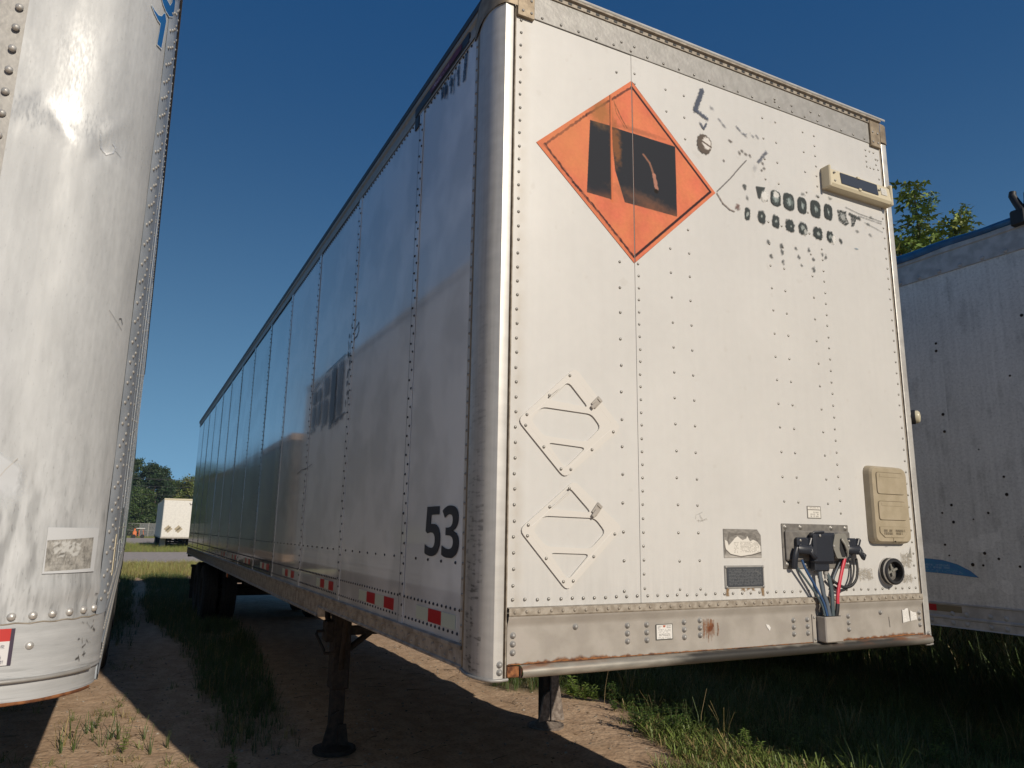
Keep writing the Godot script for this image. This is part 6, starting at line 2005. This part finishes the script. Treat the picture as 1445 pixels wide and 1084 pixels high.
func far_trailer():
	var T := thing("semi_trailer", "small white box trailer with two tan diamond placards, far behind across the road", "trailer")
	var x0 := -0.39
	var x1 := 2.20
	var zf := -60.5
	var mb := MB.new()
	mb.span(Vector3(x0 + 0.02, 0.87, zf - 15.0), Vector3(x1 - 0.02, 3.80, zf - 0.01), 0.03)
	built("body", mb, M.white_paint, T)
	mb = MB.new()
	mb.span(Vector3(x0 + 0.06, 0.92, zf - 0.02), Vector3(x1 - 0.06, 3.70, zf + 0.015), 0.02)
	built("front_panel", mb, M.white_paint, T)
	mb = MB.new()
	mb.span(Vector3(x0, 3.70, zf - 15.0), Vector3(x1, 3.84, zf + 0.03), 0.04)
	built("top_rail", mb, M.cream, T)
	mb = MB.new()
	mb.span(Vector3(x0, 0.80, zf - 15.0), Vector3(x1, 0.92, zf + 0.03), 0.02)
	built("bottom_rail", mb, M.steel, T)
	for k in 2:
		mb = MB.new()
		var c := Vector2(0.10 + 0.72 * k, 1.52)
		mb.prism(PackedVector2Array([c + Vector2(0, 0.30), c + Vector2(0.30, 0), c + Vector2(0, -0.30), c + Vector2(-0.30, 0)]), zf + 0.015, zf + 0.03)
		var pl := built("placard", mb, M.tan, T)
		mb = MB.new()
		for j in 3:
			mb.box(Vector3(c.x, c.y, zf + 0.032), Vector3(0.06, 0.34, 0.006), 0.0, Basis.from_euler(Vector3(0, 0, -0.78)))
			c += Vector2(0.07, 0.07) if j == 0 else Vector2(-0.14, -0.14)
		built("placard_bars", mb, M.trim, pl)
	mb = MB.new()
	mb.lathe([[0.09, 0.0], [0.08, 0.05], [0.0, 0.06]], 14, Transform3D(Basis(), Vector3(1.88, 1.52, zf + 0.014)))
	built("socket", mb, M.black, T)
	mb = MB.new()
	mb.box(Vector3(1.86, 1.28, zf + 0.02), Vector3(0.14, 0.07, 0.02))
	built("socket", mb, M.steel, T)
	mb = MB.new()
	mb.tube([Vector3(1.45, 3.52, zf + 0.02), Vector3(1.55, 3.36, zf + 0.02), Vector3(1.66, 3.50, zf + 0.02)], 0.03, 5)
	built("worn_mark", mb, M.leg, T)
	mb = MB.new()
	mb.span(Vector3(x0 + 0.05, 0.12, zf - 1.5), Vector3(x0 + 0.45, 0.82, zf - 1.46), 0.004)
	built("mud_guard", mb, M.alu_dull, T)
	var before := T.get_child_count()
	running_gear(T, -0.95, 0.95, -2.6, [-2.2, -11.5, -12.8], 0.46)
	for i in range(before, T.get_child_count()):
		T.get_child(i).position += Vector3((x0 + x1) / 2.0, -0.30 if T.get_child(i).name.begins_with("slider") or T.get_child(i).name.begins_with("rear") else 0.0, zf)

func far_fence():
	var T := thing("chain_link_fence", "grey chain link fence with slats along the far side of the lot before the trees", "fence", Vector3(0, 0, -122))
	var wire := MB.new()
	for y in [0.08, 1.1, 2.1]:
		wire.tube([Vector3(-45, y, 0), Vector3(45, y, 0)], 0.025, 4)
	built("rail", wire, M.alu_dull, T)
	var mb := MB.new()
	mb.span(Vector3(-0.04, 0, -0.04), Vector3(0.04, 2.2, 0.04), 0.0)
	var post := mb.done()
	for k in 31:
		part("post", post, M.alu_dull, T, Vector3(-45 + 3.0 * k, 0, 0.06))
	mb = MB.new()
	mb.span(Vector3(-0.035, 0.1, -0.006), Vector3(0.035, 2.08, 0.006), 0.0)
	var slat := mb.done()
	var places: Array = []
	for k in 420:
		var x := -1.2 + k * 0.11
		places.append(Transform3D(Basis.from_euler(Vector3(0, rng.randf_range(-0.3, 0.3), 0)), Vector3(x, 0, 0)))
	many("slats", slat, M.slat, places, T)
	mb = MB.new()
	var x := -45.0
	while x < 45.0:
		mb.tube([Vector3(x, 0.1, 0.02), Vector3(x + 1.98, 2.08, 0.02)], 0.008, 3)
		mb.tube([Vector3(x + 1.98, 0.1, 0.025), Vector3(x, 2.08, 0.025)], 0.008, 3)
		x += 0.22
	built("mesh", mb, M.alu_dull, T).set_meta("kind", "stuff")

func leaf_clump(seed_: int, n: int, size: float, leaf: float, lobed: bool) -> ArrayMesh:
	# a spray of separate folded leaves
	var r := RandomNumberGenerator.new()
	r.seed = seed_
	var mb := MB.new()
	for k in n:
		var c := Vector3(r.randfn(), r.randfn() * 0.8, r.randfn()) * size * 0.45
		var d := Vector3(r.randf_range(-1, 1), r.randf_range(-0.9, 0.35), r.randf_range(-1, 1)).normalized()
		var s := d.cross(Vector3(r.randf_range(-0.4, 0.4), 1, r.randf_range(-0.4, 0.4))).normalized()
		var up := s.cross(d).normalized()
		var l := leaf * r.randf_range(0.7, 1.25)
		if lobed:
			# five pointed lobes like a maple leaf
			var tip: Array = []
			for q in [[-2.1, 0.55], [-1.1, 0.85], [0.0, 1.0], [1.1, 0.85], [2.1, 0.55]]:
				tip.append(c + (d * cos(q[0]) + s * sin(q[0])) * l * q[1] - up * l * 0.10 * absf(q[0]))
			for j in 5:
				var q0: float = [-2.1, -1.1, 0.0, 1.1, 2.1][j]
				var e0 := c + (d * cos(q0 - 0.5) + s * sin(q0 - 0.5)) * l * 0.40
				var e1 := c + (d * cos(q0 + 0.5) + s * sin(q0 + 0.5)) * l * 0.40
				mb.quad_out(c, e0, tip[j], e1, up)
		else:
			mb.quad_out(c, c + d * l * 0.5 + s * l * 0.32 + up * l * 0.06, c + d * l, c + d * l * 0.5, up + s * 0.3)
			mb.quad_out(c, c + d * l * 0.5 - s * l * 0.32 + up * l * 0.06, c + d * l, c + d * l * 0.5, up - s * 0.3)
	return mb.done()

func tree(called: String, label: String, at: Vector3, h: float, w: float, base: Color, seed_: int, clumps: int, clump: Mesh, scale_: float, group := "") -> Node3D:
	var T := thing(called, label, "tree", at, group)
	var r := RandomNumberGenerator.new()
	r.seed = seed_
	var mb := MB.new()
	var bend := Vector3(r.randf_range(-0.4, 0.4), 0, r.randf_range(-0.3, 0.3))
	mb.tube([Vector3(0, -0.1, 0), bend * 0.4 + Vector3(0, h * 0.3, 0), bend + Vector3(0, h * 0.62, 0), bend * 1.4 + Vector3(0, h * 0.93, 0)], w * 0.045 + 0.05, 8, 0.03)
	var lobes: Array = []
	for k in 15:
		var t := lerpf(0.16, 0.94, (k + r.randf() * 0.8) / 15.0)
		var wide := w * 0.5 * (sin(pow(t, 0.75) * PI) * 0.75 + 0.22)
		var a := k * 2.4 + r.randf_range(-0.5, 0.5)
		var c := bend * t + Vector3(cos(a) * wide * 0.68, h * t, sin(a) * wide * 0.68)
		lobes.append([c, w * r.randf_range(0.16, 0.26)])
		mb.tube([bend * t * 0.9 + Vector3(0, h * t * 0.82, 0), bend * t + (c - bend * t) * 0.5 + Vector3(0, h * 0.02 + (h * t * 0.0), 0) * 1.0, c], 0.05 + w * 0.008, 5, 0.02)
	built("trunk", mb, M.bark, T)
	var places: Array = []
	var tints: Array = []
	for k in clumps:
		var lb: Array = lobes[r.randi() % lobes.size()]
		var d := Vector3(r.randfn(), r.randfn(), r.randfn()).normalized() * pow(r.randf(), 0.45)
		var p: Vector3 = lb[0] + d * lb[1] * Vector3(1.1, 0.8, 1.1)
		if p.y < h * 0.06:
			p.y = h * 0.06 + r.randf() * h * 0.1
		places.append(Transform3D(Basis.from_euler(Vector3(r.randf() * TAU, r.randf() * TAU, r.randf() * TAU)).scaled(Vector3.ONE * scale_ * r.randf_range(0.7, 1.3)), p))
		var v := r.randf_range(0.65, 1.35)
		tints.append(Color(base.r * v * r.randf_range(0.85, 1.25), base.g * v, base.b * v * r.randf_range(0.7, 1.2)))
	many("crown", clump, M.leaf, places, T, tints)
	return T

func far_trees():
	var clump := leaf_clump(5, 16, 0.7, 0.34, false)
	var dark := Color(0.026, 0.052, 0.018)
	var mid := Color(0.050, 0.085, 0.022)
	var light := Color(0.095, 0.125, 0.028)
	var spots := [
		[-3.9, -131.0, 13.2, 7.5, dark, "tall dark tree rising just right of the silver trailer's edge, behind the fence"],
		[0.3, -130.0, 12.0, 6.2, dark, "dark round-topped tree left of and above the far white trailer"],
		[2.9, -136.0, 9.9, 5.4, mid, "lower mid green tree directly behind the roof of the far white trailer"],
		[6.4, -133.0, 9.6, 6.4, light, "yellow green tree whose crown meets the white trailer's rear edge"],
		[-1.7, -127.0, 7.6, 4.6, mid, "short bushy green tree filling the gap between the two dark trees"],
	]
	var k := 0
	for s in spots:
		tree("deciduous_tree", s[5], Vector3(s[0], 0, s[1]), s[2], s[3], s[4], 200 + k, 1700, clump, 0.85)
		k += 1
	for s in [[-10.5, -133.0, 12.5, 8.0], [-18.0, -131.0, 11.0, 8.0], [-26.0, -134.0, 13.0, 9.0], [-35.0, -132.0, 11.5, 8.5], [-44.0, -130.0, 12.5, 9.0], [12.5, -132.0, 10.5, 8.0], [20.0, -133.0, 12.0, 8.5]]:
		tree("deciduous_tree", "one of the trees of the wood behind the fence that the trailers hide", Vector3(s[0], 0, s[1]), s[2], s[3], mid if k % 2 else dark, 200 + k, 1100, clump, 1.05, "wood behind the fence")
		k += 1
	# undergrowth that closes the foot of the wood
	var places: Array = []
	var tints: Array = []
	for i in 2600:
		var x := rng.randf_range(-50.0, 30.0)
		places.append(Transform3D(Basis.from_euler(Vector3(rng.randf() * TAU, rng.randf() * TAU, 0)).scaled(Vector3.ONE * rng.randf_range(0.8, 1.3)), Vector3(x, rng.randf() * rng.randf() * 4.4 + 0.2, rng.randf_range(-130.0, -125.0))))
		var v := rng.randf_range(0.6, 1.3)
		tints.append(Color(0.034 * v, 0.062 * v, 0.018 * v))
	var o := many("undergrowth", clump, M.leaf, places, self, tints)
	tag(o, "dense dark undergrowth at the foot of the wood behind the fence", "undergrowth")

func maple():
	var clump := leaf_clump(9, 8, 0.34, 0.135, true)
	var T := thing("maple_tree", "young maple with yellowish green lobed leaves rising behind the weathered trailer's roof", "tree", Vector3(11.6, 0, -6.3))
	var r := RandomNumberGenerator.new()
	r.seed = 77
	var mb := MB.new()
	mb.tube([Vector3(0, -0.1, 0), Vector3(0.1, 2.5, 0), Vector3(-0.1, 5.2, 0.1), Vector3(-0.30, 7.2, 0.1), Vector3(-0.36, 8.6, 0.1)], 0.13, 8, 0.012)
	var places: Array = []
	var tints: Array = []
	# limbs: foot, tip, number of sprays and their spread
	var limbs := [[5.2, Vector3(-0.36, 8.80, 0.1), 110, 0.24], [5.4, Vector3(1.05, 8.62, 0.2), 70, 0.18], [5.3, Vector3(0.35, 8.05, -0.2), 90, 0.28], [4.9, Vector3(1.75, 7.75, 0.1), 40, 0.18], [4.6, Vector3(-1.05, 7.6, 0.1), 46, 0.20], [4.6, Vector3(0.7, 7.45, 0.4), 120, 0.34], [4.4, Vector3(0.1, 7.4, 0.5), 150, 0.40], [4.3, Vector3(-0.45, 7.1, -0.4), 110, 0.40], [4.0, Vector3(-1.75, 7.15, 0.0), 60, 0.34], [3.8, Vector3(1.3, 6.6, -0.5), 60, 0.45], [3.5, Vector3(-1.5, 6.3, 0.5), 70, 0.5], [3.2, Vector3(0.6, 5.9, 0.8), 80, 0.6], [3.0, Vector3(-0.6, 5.4, -0.9), 80, 0.6], [2.8, Vector3(1.9, 7.0, -0.2), 20, 0.25]]
	for lb in limbs:
		var foot := Vector3(-0.05, lb[0], 0.05)
		var tip: Vector3 = lb[1]
		var mid := foot.lerp(tip, 0.5) + Vector3((tip.x - foot.x) * 0.18, -0.15, (tip.z - foot.z) * 0.2)
		mb.tube([foot, mid, tip], 0.045, 6, 0.008)
		for k in int(lb[2] * 0.72):
			var t := 0.42 + 0.60 * pow(r.randf(), 0.8)
			var p: Vector3 = (foot.lerp(mid, t).lerp(mid.lerp(tip, t), t)) + Vector3(r.randfn(), r.randfn() * 0.7, r.randfn()) * lb[3] * (1.15 - 0.6 * t)
			places.append(Transform3D(Basis.from_euler(Vector3(r.randf_range(-0.5, 0.5), r.randf() * TAU, r.randf_range(-0.5, 0.5))).scaled(Vector3.ONE * r.randf_range(0.7, 1.2)), p))
			var v := r.randf_range(0.6, 1.45)
			var warm := r.randf()
			tints.append(Color(0.145 * v * (1.0 + 0.4 * warm * warm), 0.215 * v, 0.045 * v))
	built("trunk", mb, M.bark, T)
	many("crown", clump, M.leaf, places, T, tints)

func cart():
	var T := thing("lawn_equipment", "small orange machine with a pale top by the far fence, left of the far trailer", "machine", Vector3(-1.55, 0, -117.0))
	var mb := MB.new()
	mb.box(Vector3(-0.25, 0.62, 0), Vector3(0.5, 0.75, 0.7), 0.06)
	mb.box(Vector3(-0.28, 1.15, 0), Vector3(0.22, 0.4, 0.4), 0.04)
	built("body", mb, M.orange_paint, T)
	mb = MB.new()
	mb.box(Vector3(0.45, 1.38, 0), Vector3(1.15, 0.10, 0.8), 0.03)
	built("top", mb, M.white_paint, T)
	mb = MB.new()
	mb.tube([Vector3(0.3, 0.3, 0), Vector3(0.3, 1.36, 0)], 0.05, 6)
	mb.tube([Vector3(0.95, 0.2, 0), Vector3(0.75, 1.36, 0)], 0.04, 6)
	built("post", mb, M.orange_paint, T)
	for x in [-0.35, 0.75]:
		mb = MB.new()
		mb.lathe([[0.0, -0.1], [0.26, -0.1], [0.28, 0.0], [0.26, 0.1], [0.0, 0.1]], 14, Transform3D(Basis(), Vector3(x, 0.26, 0.36)))
		built("wheel", mb, M.rubber, T)

func power_line():
	var T := thing("power_line", "thin overhead wires on wooden poles running in front of the wood", "power line", Vector3(0, 0, -119.5))
	for x in [-34.0, 36.0]:
		var mb := MB.new()
		mb.tube([Vector3(x, -0.2, 0), Vector3(x + 0.05, 10.5, 0)], 0.17, 8, 0.11)
		mb.span(Vector3(x - 0.06, 9.5, -1.0), Vector3(x + 0.06, 9.65, 1.0), 0.01)
		built("pole", mb, M.bark, T)
	for w in [[9.7, -0.9], [9.7, 0.9], [8.6, 0.0], [7.4, 0.0]]:
		var pts: Array = []
		for k in 25:
			var t := k / 24.0
			pts.append(Vector3(lerpf(-34, 36, t), w[0] - 1.1 * 4.0 * t * (1.0 - t), w[1]))
		var mb := MB.new()
		mb.tube(pts, 0.02, 4)
		built("wire", mb, M.wire, T)

# ---------------------------------------------------------------- grass and weeds
func tuft(seed_: int, n: int, tall: float, wide: float, lean: float) -> ArrayMesh:
	var r := RandomNumberGenerator.new()
	r.seed = seed_
	var mb := MB.new()
	for k in n:
		var a := r.randf() * TAU
		var foot := Vector3(cos(a), 0, sin(a)) * r.randf() * 0.05
		var d := Vector3(cos(a + r.randf_range(-0.8, 0.8)), 0, sin(a + r.randf_range(-0.8, 0.8)))
		var s := d.cross(Vector3.UP).normalized() * wide * r.randf_range(0.6, 1.2)
		var h := tall * r.randf_range(0.45, 1.15)
		var ln := lean * r.randf_range(0.2, 1.3) * h
		var p1 := foot + d * ln * 0.22 + Vector3.UP * h * 0.5
		var p2 := foot + d * ln * 0.62 + Vector3.UP * h * 0.85
		var p3 := foot + d * ln + Vector3.UP * h * (1.0 - 0.25 * minf(ln / h, 1.0))
		var n0 := (d * 0.5 + Vector3.UP * 0.7).normalized()
		mb.quad_out(foot - s, foot + s, p1 + s * 0.8, p1 - s * 0.8, n0)
		mb.quad_out(p1 - s * 0.8, p1 + s * 0.8, p2 + s * 0.5, p2 - s * 0.5, n0)
		mb.tri(p2 - s * 0.5, p2 + s * 0.5, p3, n0)
	return mb.done()

func sow(called: String, label: String, mesh: Mesh, n: int, x0: float, x1: float, z0: float, z1: float, size: Vector2, base: Color, dry: float, dens: Callable):
	var places: Array = []
	var tints: Array = []
	var tries := 0
	while places.size() < n and tries < n * 12:
		tries += 1
		var x := rng.randf_range(x0, x1)
		var z := rng.randf_range(z0, z1)
		if rng.randf() > dens.call(x, z):
			continue
		var s := rng.randf_range(size.x, size.y) * (0.75 + 0.6 * (relief.get_noise_2d(x * 40.0, z * 40.0) + 0.5))
		places.append(Transform3D(Basis.from_euler(Vector3(0, rng.randf() * TAU, 0)).scaled(Vector3(s, s * rng.randf_range(0.7, 1.2), s)), Vector3(x, height(x, z) - 0.005, z)))
		var v := rng.randf_range(0.7, 1.35)
		var c := Color(base.r * v, base.g * v, base.b * v)
		if rng.randf() < dry:
			c = Color(0.26 * v, 0.20 * v, 0.085 * v)
		tints.append(c)
	var o := many(numbered(called), mesh, M.leaf, places, self, tints)
	tag(o, label, "grass")

func grow_grass():
	var fine := tuft(1, 8, 0.16, 0.0022, 0.6)
	var tall := tuft(2, 9, 0.30, 0.0028, 0.7)
	var flat := tuft(3, 8, 0.07, 0.003, 1.2)
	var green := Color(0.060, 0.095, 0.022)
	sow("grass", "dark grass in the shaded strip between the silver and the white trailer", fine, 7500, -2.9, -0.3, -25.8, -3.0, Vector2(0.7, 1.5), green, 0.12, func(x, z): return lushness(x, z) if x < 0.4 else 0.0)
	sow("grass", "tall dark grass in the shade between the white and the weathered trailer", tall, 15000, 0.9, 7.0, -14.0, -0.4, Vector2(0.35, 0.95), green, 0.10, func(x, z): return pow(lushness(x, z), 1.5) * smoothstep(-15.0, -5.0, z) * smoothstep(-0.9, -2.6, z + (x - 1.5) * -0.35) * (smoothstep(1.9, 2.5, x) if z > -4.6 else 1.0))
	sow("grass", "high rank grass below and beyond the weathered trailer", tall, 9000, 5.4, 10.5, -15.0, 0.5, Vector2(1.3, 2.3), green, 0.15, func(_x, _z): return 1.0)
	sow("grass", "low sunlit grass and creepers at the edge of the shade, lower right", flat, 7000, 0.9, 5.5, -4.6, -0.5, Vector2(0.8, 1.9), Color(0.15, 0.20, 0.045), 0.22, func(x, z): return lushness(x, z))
	sow("grass", "sparse dry tufts on the bare dirt near the silver trailer", flat, 170, -3.6, -1.3, -8.5, -2.9, Vector2(0.5, 1.2), Color(0.13, 0.15, 0.04), 0.35, func(x, z): return smoothstep(0.04, 0.30, relief.get_noise_2d(x * 30.0, z * 30.0)) * (1.0 if z > -6.0 else 0.5))
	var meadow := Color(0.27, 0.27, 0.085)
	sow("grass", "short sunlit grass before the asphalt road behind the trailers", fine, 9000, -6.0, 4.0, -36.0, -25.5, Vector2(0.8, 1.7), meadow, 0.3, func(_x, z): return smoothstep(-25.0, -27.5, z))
	sow("grass", "sunlit grass island around the far trailer", tall, 7000, -8.0, 5.0, -74.0, -53.2, Vector2(0.6, 1.2), Color(0.20, 0.23, 0.055), 0.2, func(_x, _z): return 1.0)
	sow("grass", "grass verge along the far fence", tall, 4000, -9.0, 5.0, -126.0, -118.0, Vector2(0.6, 1.2), Color(0.20, 0.23, 0.055), 0.2, func(_x, _z): return 1.0)
	# dead leaves, curled, on the dirt
	var lf := MB.new()
	lf.quad_out(Vector3(-0.5, 0.10, 0), Vector3(0, 0, -0.28), Vector3(0.5, 0.12, 0), Vector3(0, 0.05, 0), Vector3.UP)
	lf.quad_out(Vector3(-0.5, 0.10, 0), Vector3(0, 0, 0.28), Vector3(0.5, 0.12, 0), Vector3(0, 0.05, 0), Vector3.UP)
	var lp: Array = []
	var lt: Array = []
	for k in 700:
		var x := rng.randf_range(-3.5, 2.4)
		var z := rng.randf_range(-9.0, -1.4)
		var s := rng.randf_range(0.012, 0.045)
		lp.append(Transform3D(Basis.from_euler(Vector3(rng.randf_range(-0.3, 0.3), rng.randf() * TAU, rng.randf_range(-0.3, 0.3))).scaled(Vector3.ONE * s), Vector3(x, height(x, z) + 0.003, z)))
		var v := rng.randf_range(0.4, 1.2)
		lt.append(Color(0.20 * v, 0.125 * v, 0.06 * v))
	tag(many("dead_leaves", lf.done(), M.leaf, lp, self, lt), "small curled dead leaves scattered over the dirt", "leaves")
	# crumbs of stone, twigs and dead stalks on the dirt
	var mb := MB.new()
	mb.lathe([[0.0, -0.4], [0.7, -0.3], [1.0, 0.05], [0.6, 0.5], [0.0, 0.65]], 6)
	var places: Array = []
	var tints: Array = []
	for k in 5200:
		var x := rng.randf_range(-3.6, 2.2)
		var z := rng.randf_range(-9.0, -1.4)
		var s := 0.0025 + 0.010 * pow(rng.randf(), 5.0)
		places.append(Transform3D(Basis.from_euler(Vector3(rng.randf() * TAU, rng.randf() * TAU, 0)).scaled(Vector3(s * 1.4, s, s)), Vector3(x, height(x, z) + s * 0.2, z)))
		var v := rng.randf_range(0.12, 0.40)
		tints.append(Color(v, v * 0.86, v * 0.70))
	var o := many("gravel", mb.done(), M.leaf, places, self, tints)
	tag(o, "small stones scattered over the bare dirt", "gravel")
	mb = MB.new()
	mb.tube([Vector3(-0.5, 0, 0), Vector3(-0.1, 0.03, 0.05), Vector3(0.5, 0, 0)], 0.018, 4, 0.008)
	places = []
	tints = []
	for k in 160:
		var x := rng.randf_range(-3.4, 2.2)
		var z := rng.randf_range(-8.0, -1.4)
		var s := rng.randf_range(0.05, 0.22)
		places.append(Transform3D(Basis.from_euler(Vector3(0, rng.randf() * TAU, 0)).scaled(Vector3.ONE * s), Vector3(x, height(x, z) + 0.004, z)))
		var v := rng.randf_range(0.4, 1.1)
		tints.append(Color(0.20 * v, 0.14 * v, 0.085 * v))
	o = many("twigs", mb.done(), M.leaf, places, self, tints)
	tag(o, "dry twigs and dead stalks lying on the dirt", "twigs")

func weed_parts(seed_: int, stems: int, tall: float, leaf: float, spread: float) -> Array:
	var r := RandomNumberGenerator.new()
	r.seed = seed_
	var stem := MB.new()
	var fol := MB.new()
	for k in stems:
		var a := r.randf() * TAU
		var d := Vector3(cos(a), 0, sin(a)) * spread * r.randf_range(0.3, 1.0)
		var h := tall * r.randf_range(0.6, 1.1)
		var pts: Array = [Vector3.ZERO, d * 0.4 + Vector3.UP * h * 0.5, d + Vector3.UP * h]
		stem.tube(pts, 0.0035, 5, 0.0015)
		for j in 7:
			var t := lerpf(0.2, 1.0, j / 6.0)
			var p: Vector3 = pts[0].lerp(pts[1], t).lerp(pts[1].lerp(pts[2], t), t)
			for s in [0.0, PI]:
				var b: float = a + j * 1.9 + s + r.randf_range(-0.4, 0.4)
				var dir := Vector3(cos(b), r.randf_range(0.1, 0.6), sin(b)).normalized()
				var side := dir.cross(Vector3.UP).normalized()
				var up := side.cross(dir).normalized()
				var l := leaf * r.randf_range(0.7, 1.2) * (1.1 - 0.5 * t)
				var m1 := p + dir * l * 0.45 - up * l * 0.05
				var tip := p + dir * l - up * l * 0.18
				fol.quad_out(p, p + dir * l * 0.4 + side * l * 0.24 + up * l * 0.05, tip, m1, up)
				fol.quad_out(p, p + dir * l * 0.4 - side * l * 0.24 + up * l * 0.05, tip, m1, up)
	return [stem.done(), fol.done()]

func weed(label: String, at: Vector2, parts: Array, m: Material, s: float, turn: float, group := ""):
	var T := thing("weed", label, "weed", Vector3(at.x, height(at.x, at.y) - 0.004, at.y), group)
	T.rotation.y = turn
	T.scale = Vector3.ONE * s
	part("stems", parts[0], M.stem, T)
	part("leaves", parts[1], m, T)

func weeds():
	var a := weed_parts(31, 6, 0.24, 0.075, 0.12)
	var b := weed_parts(32, 4, 0.20, 0.095, 0.10)
	var c := weed_parts(33, 5, 0.34, 0.055, 0.10)
	weed("bright broad-leaved weed nearest the right landing leg", Vector2(1.78, -4.35), b, M.weed_pale, 1.1, 0.3)
	weed("bushy green weed on the edge of the bare dirt with a dark shadow beside it", Vector2(1.60, -2.98), a, M.weed_green, 1.0, 1.0)
	weed("pale seedling with big leaves at the bottom edge, lower right", Vector2(3.05, -1.22), b, M.weed_pale, 0.9, 2.2)
	weed("green leafy plant right of the pale seedling at the bottom edge", Vector2(3.55, -1.10), a, M.weed_green, 0.8, 0.6)
	weed("tall thin weed standing alone in the dark grass edge below the hoses", Vector2(2.30, -1.92), c, M.weed_green, 0.95, 0.9)
	weed("small weed on the lit dirt in the lower left foreground", Vector2(-2.42, -4.05), c, M.weed_pale, 0.62, 0.2)
	weed("low weed under the nose of the silver trailer", Vector2(-2.62, -4.9), c, M.weed_green, 0.5, 0.7)
	weed("bright sprig at the bottom edge left of the left landing leg", Vector2(-1.72, -3.30), b, M.weed_pale, 0.6, 1.7)
	for k in 46:
		var t := rng.randf()
		var p := Vector2(lerpf(1.72, 1.78, t), lerpf(-4.3, -2.4, t)) + Vector2(rng.randf_range(-0.05, 0.55), rng.randf_range(-0.2, 0.2))
		if k > 26:
			p = Vector2(rng.randf_range(1.8, 4.4), 0.0)
			p.y = -2.45 + (p.x - 1.5) * 0.40 + rng.randf_range(-0.12, 0.35)
		weed("low leafy weed in the sunlit clump along the edge of the shade at right", p, [a, b, c][k % 3], M.weed_green if rng.randf() < 0.7 else M.weed_pale, rng.randf_range(0.45, 0.9), rng.randf() * TAU, "leafy weeds along the edge of the shade")
	# a few dead stalks that stand out of the dark grass
	var mb := MB.new()
	mb.tube([Vector3.ZERO, Vector3(0.02, 0.22, 0.0), Vector3(0.09, 0.45, 0.02)], 0.003, 5, 0.0012)
	var stalk := mb.done()
	for q in [[1.95, -2.60, 0.2, 0.9], [2.15, -2.45, 1.2, 0.7], [3.35, -1.25, 2.2, 1.0], [3.42, -1.22, 0.6, 0.8], [3.75, -1.10, 3.0, 0.9], [2.9, -1.35, 4.0, 0.7], [1.85, -3.9, 5.0, 0.8], [3.3, -1.15, 1.6, 0.6]]:
		var o := part(numbered("dead_stalk"), stalk, M.straw, self, Vector3(q[0], height(q[0], q[1]), q[1]))
		o.rotation.y = q[2]
		o.scale = Vector3.ONE * q[3]
		tag(o, "thin dry stalk standing above the grass at the edge of the shade", "stalk", "dry stalks at lower right")
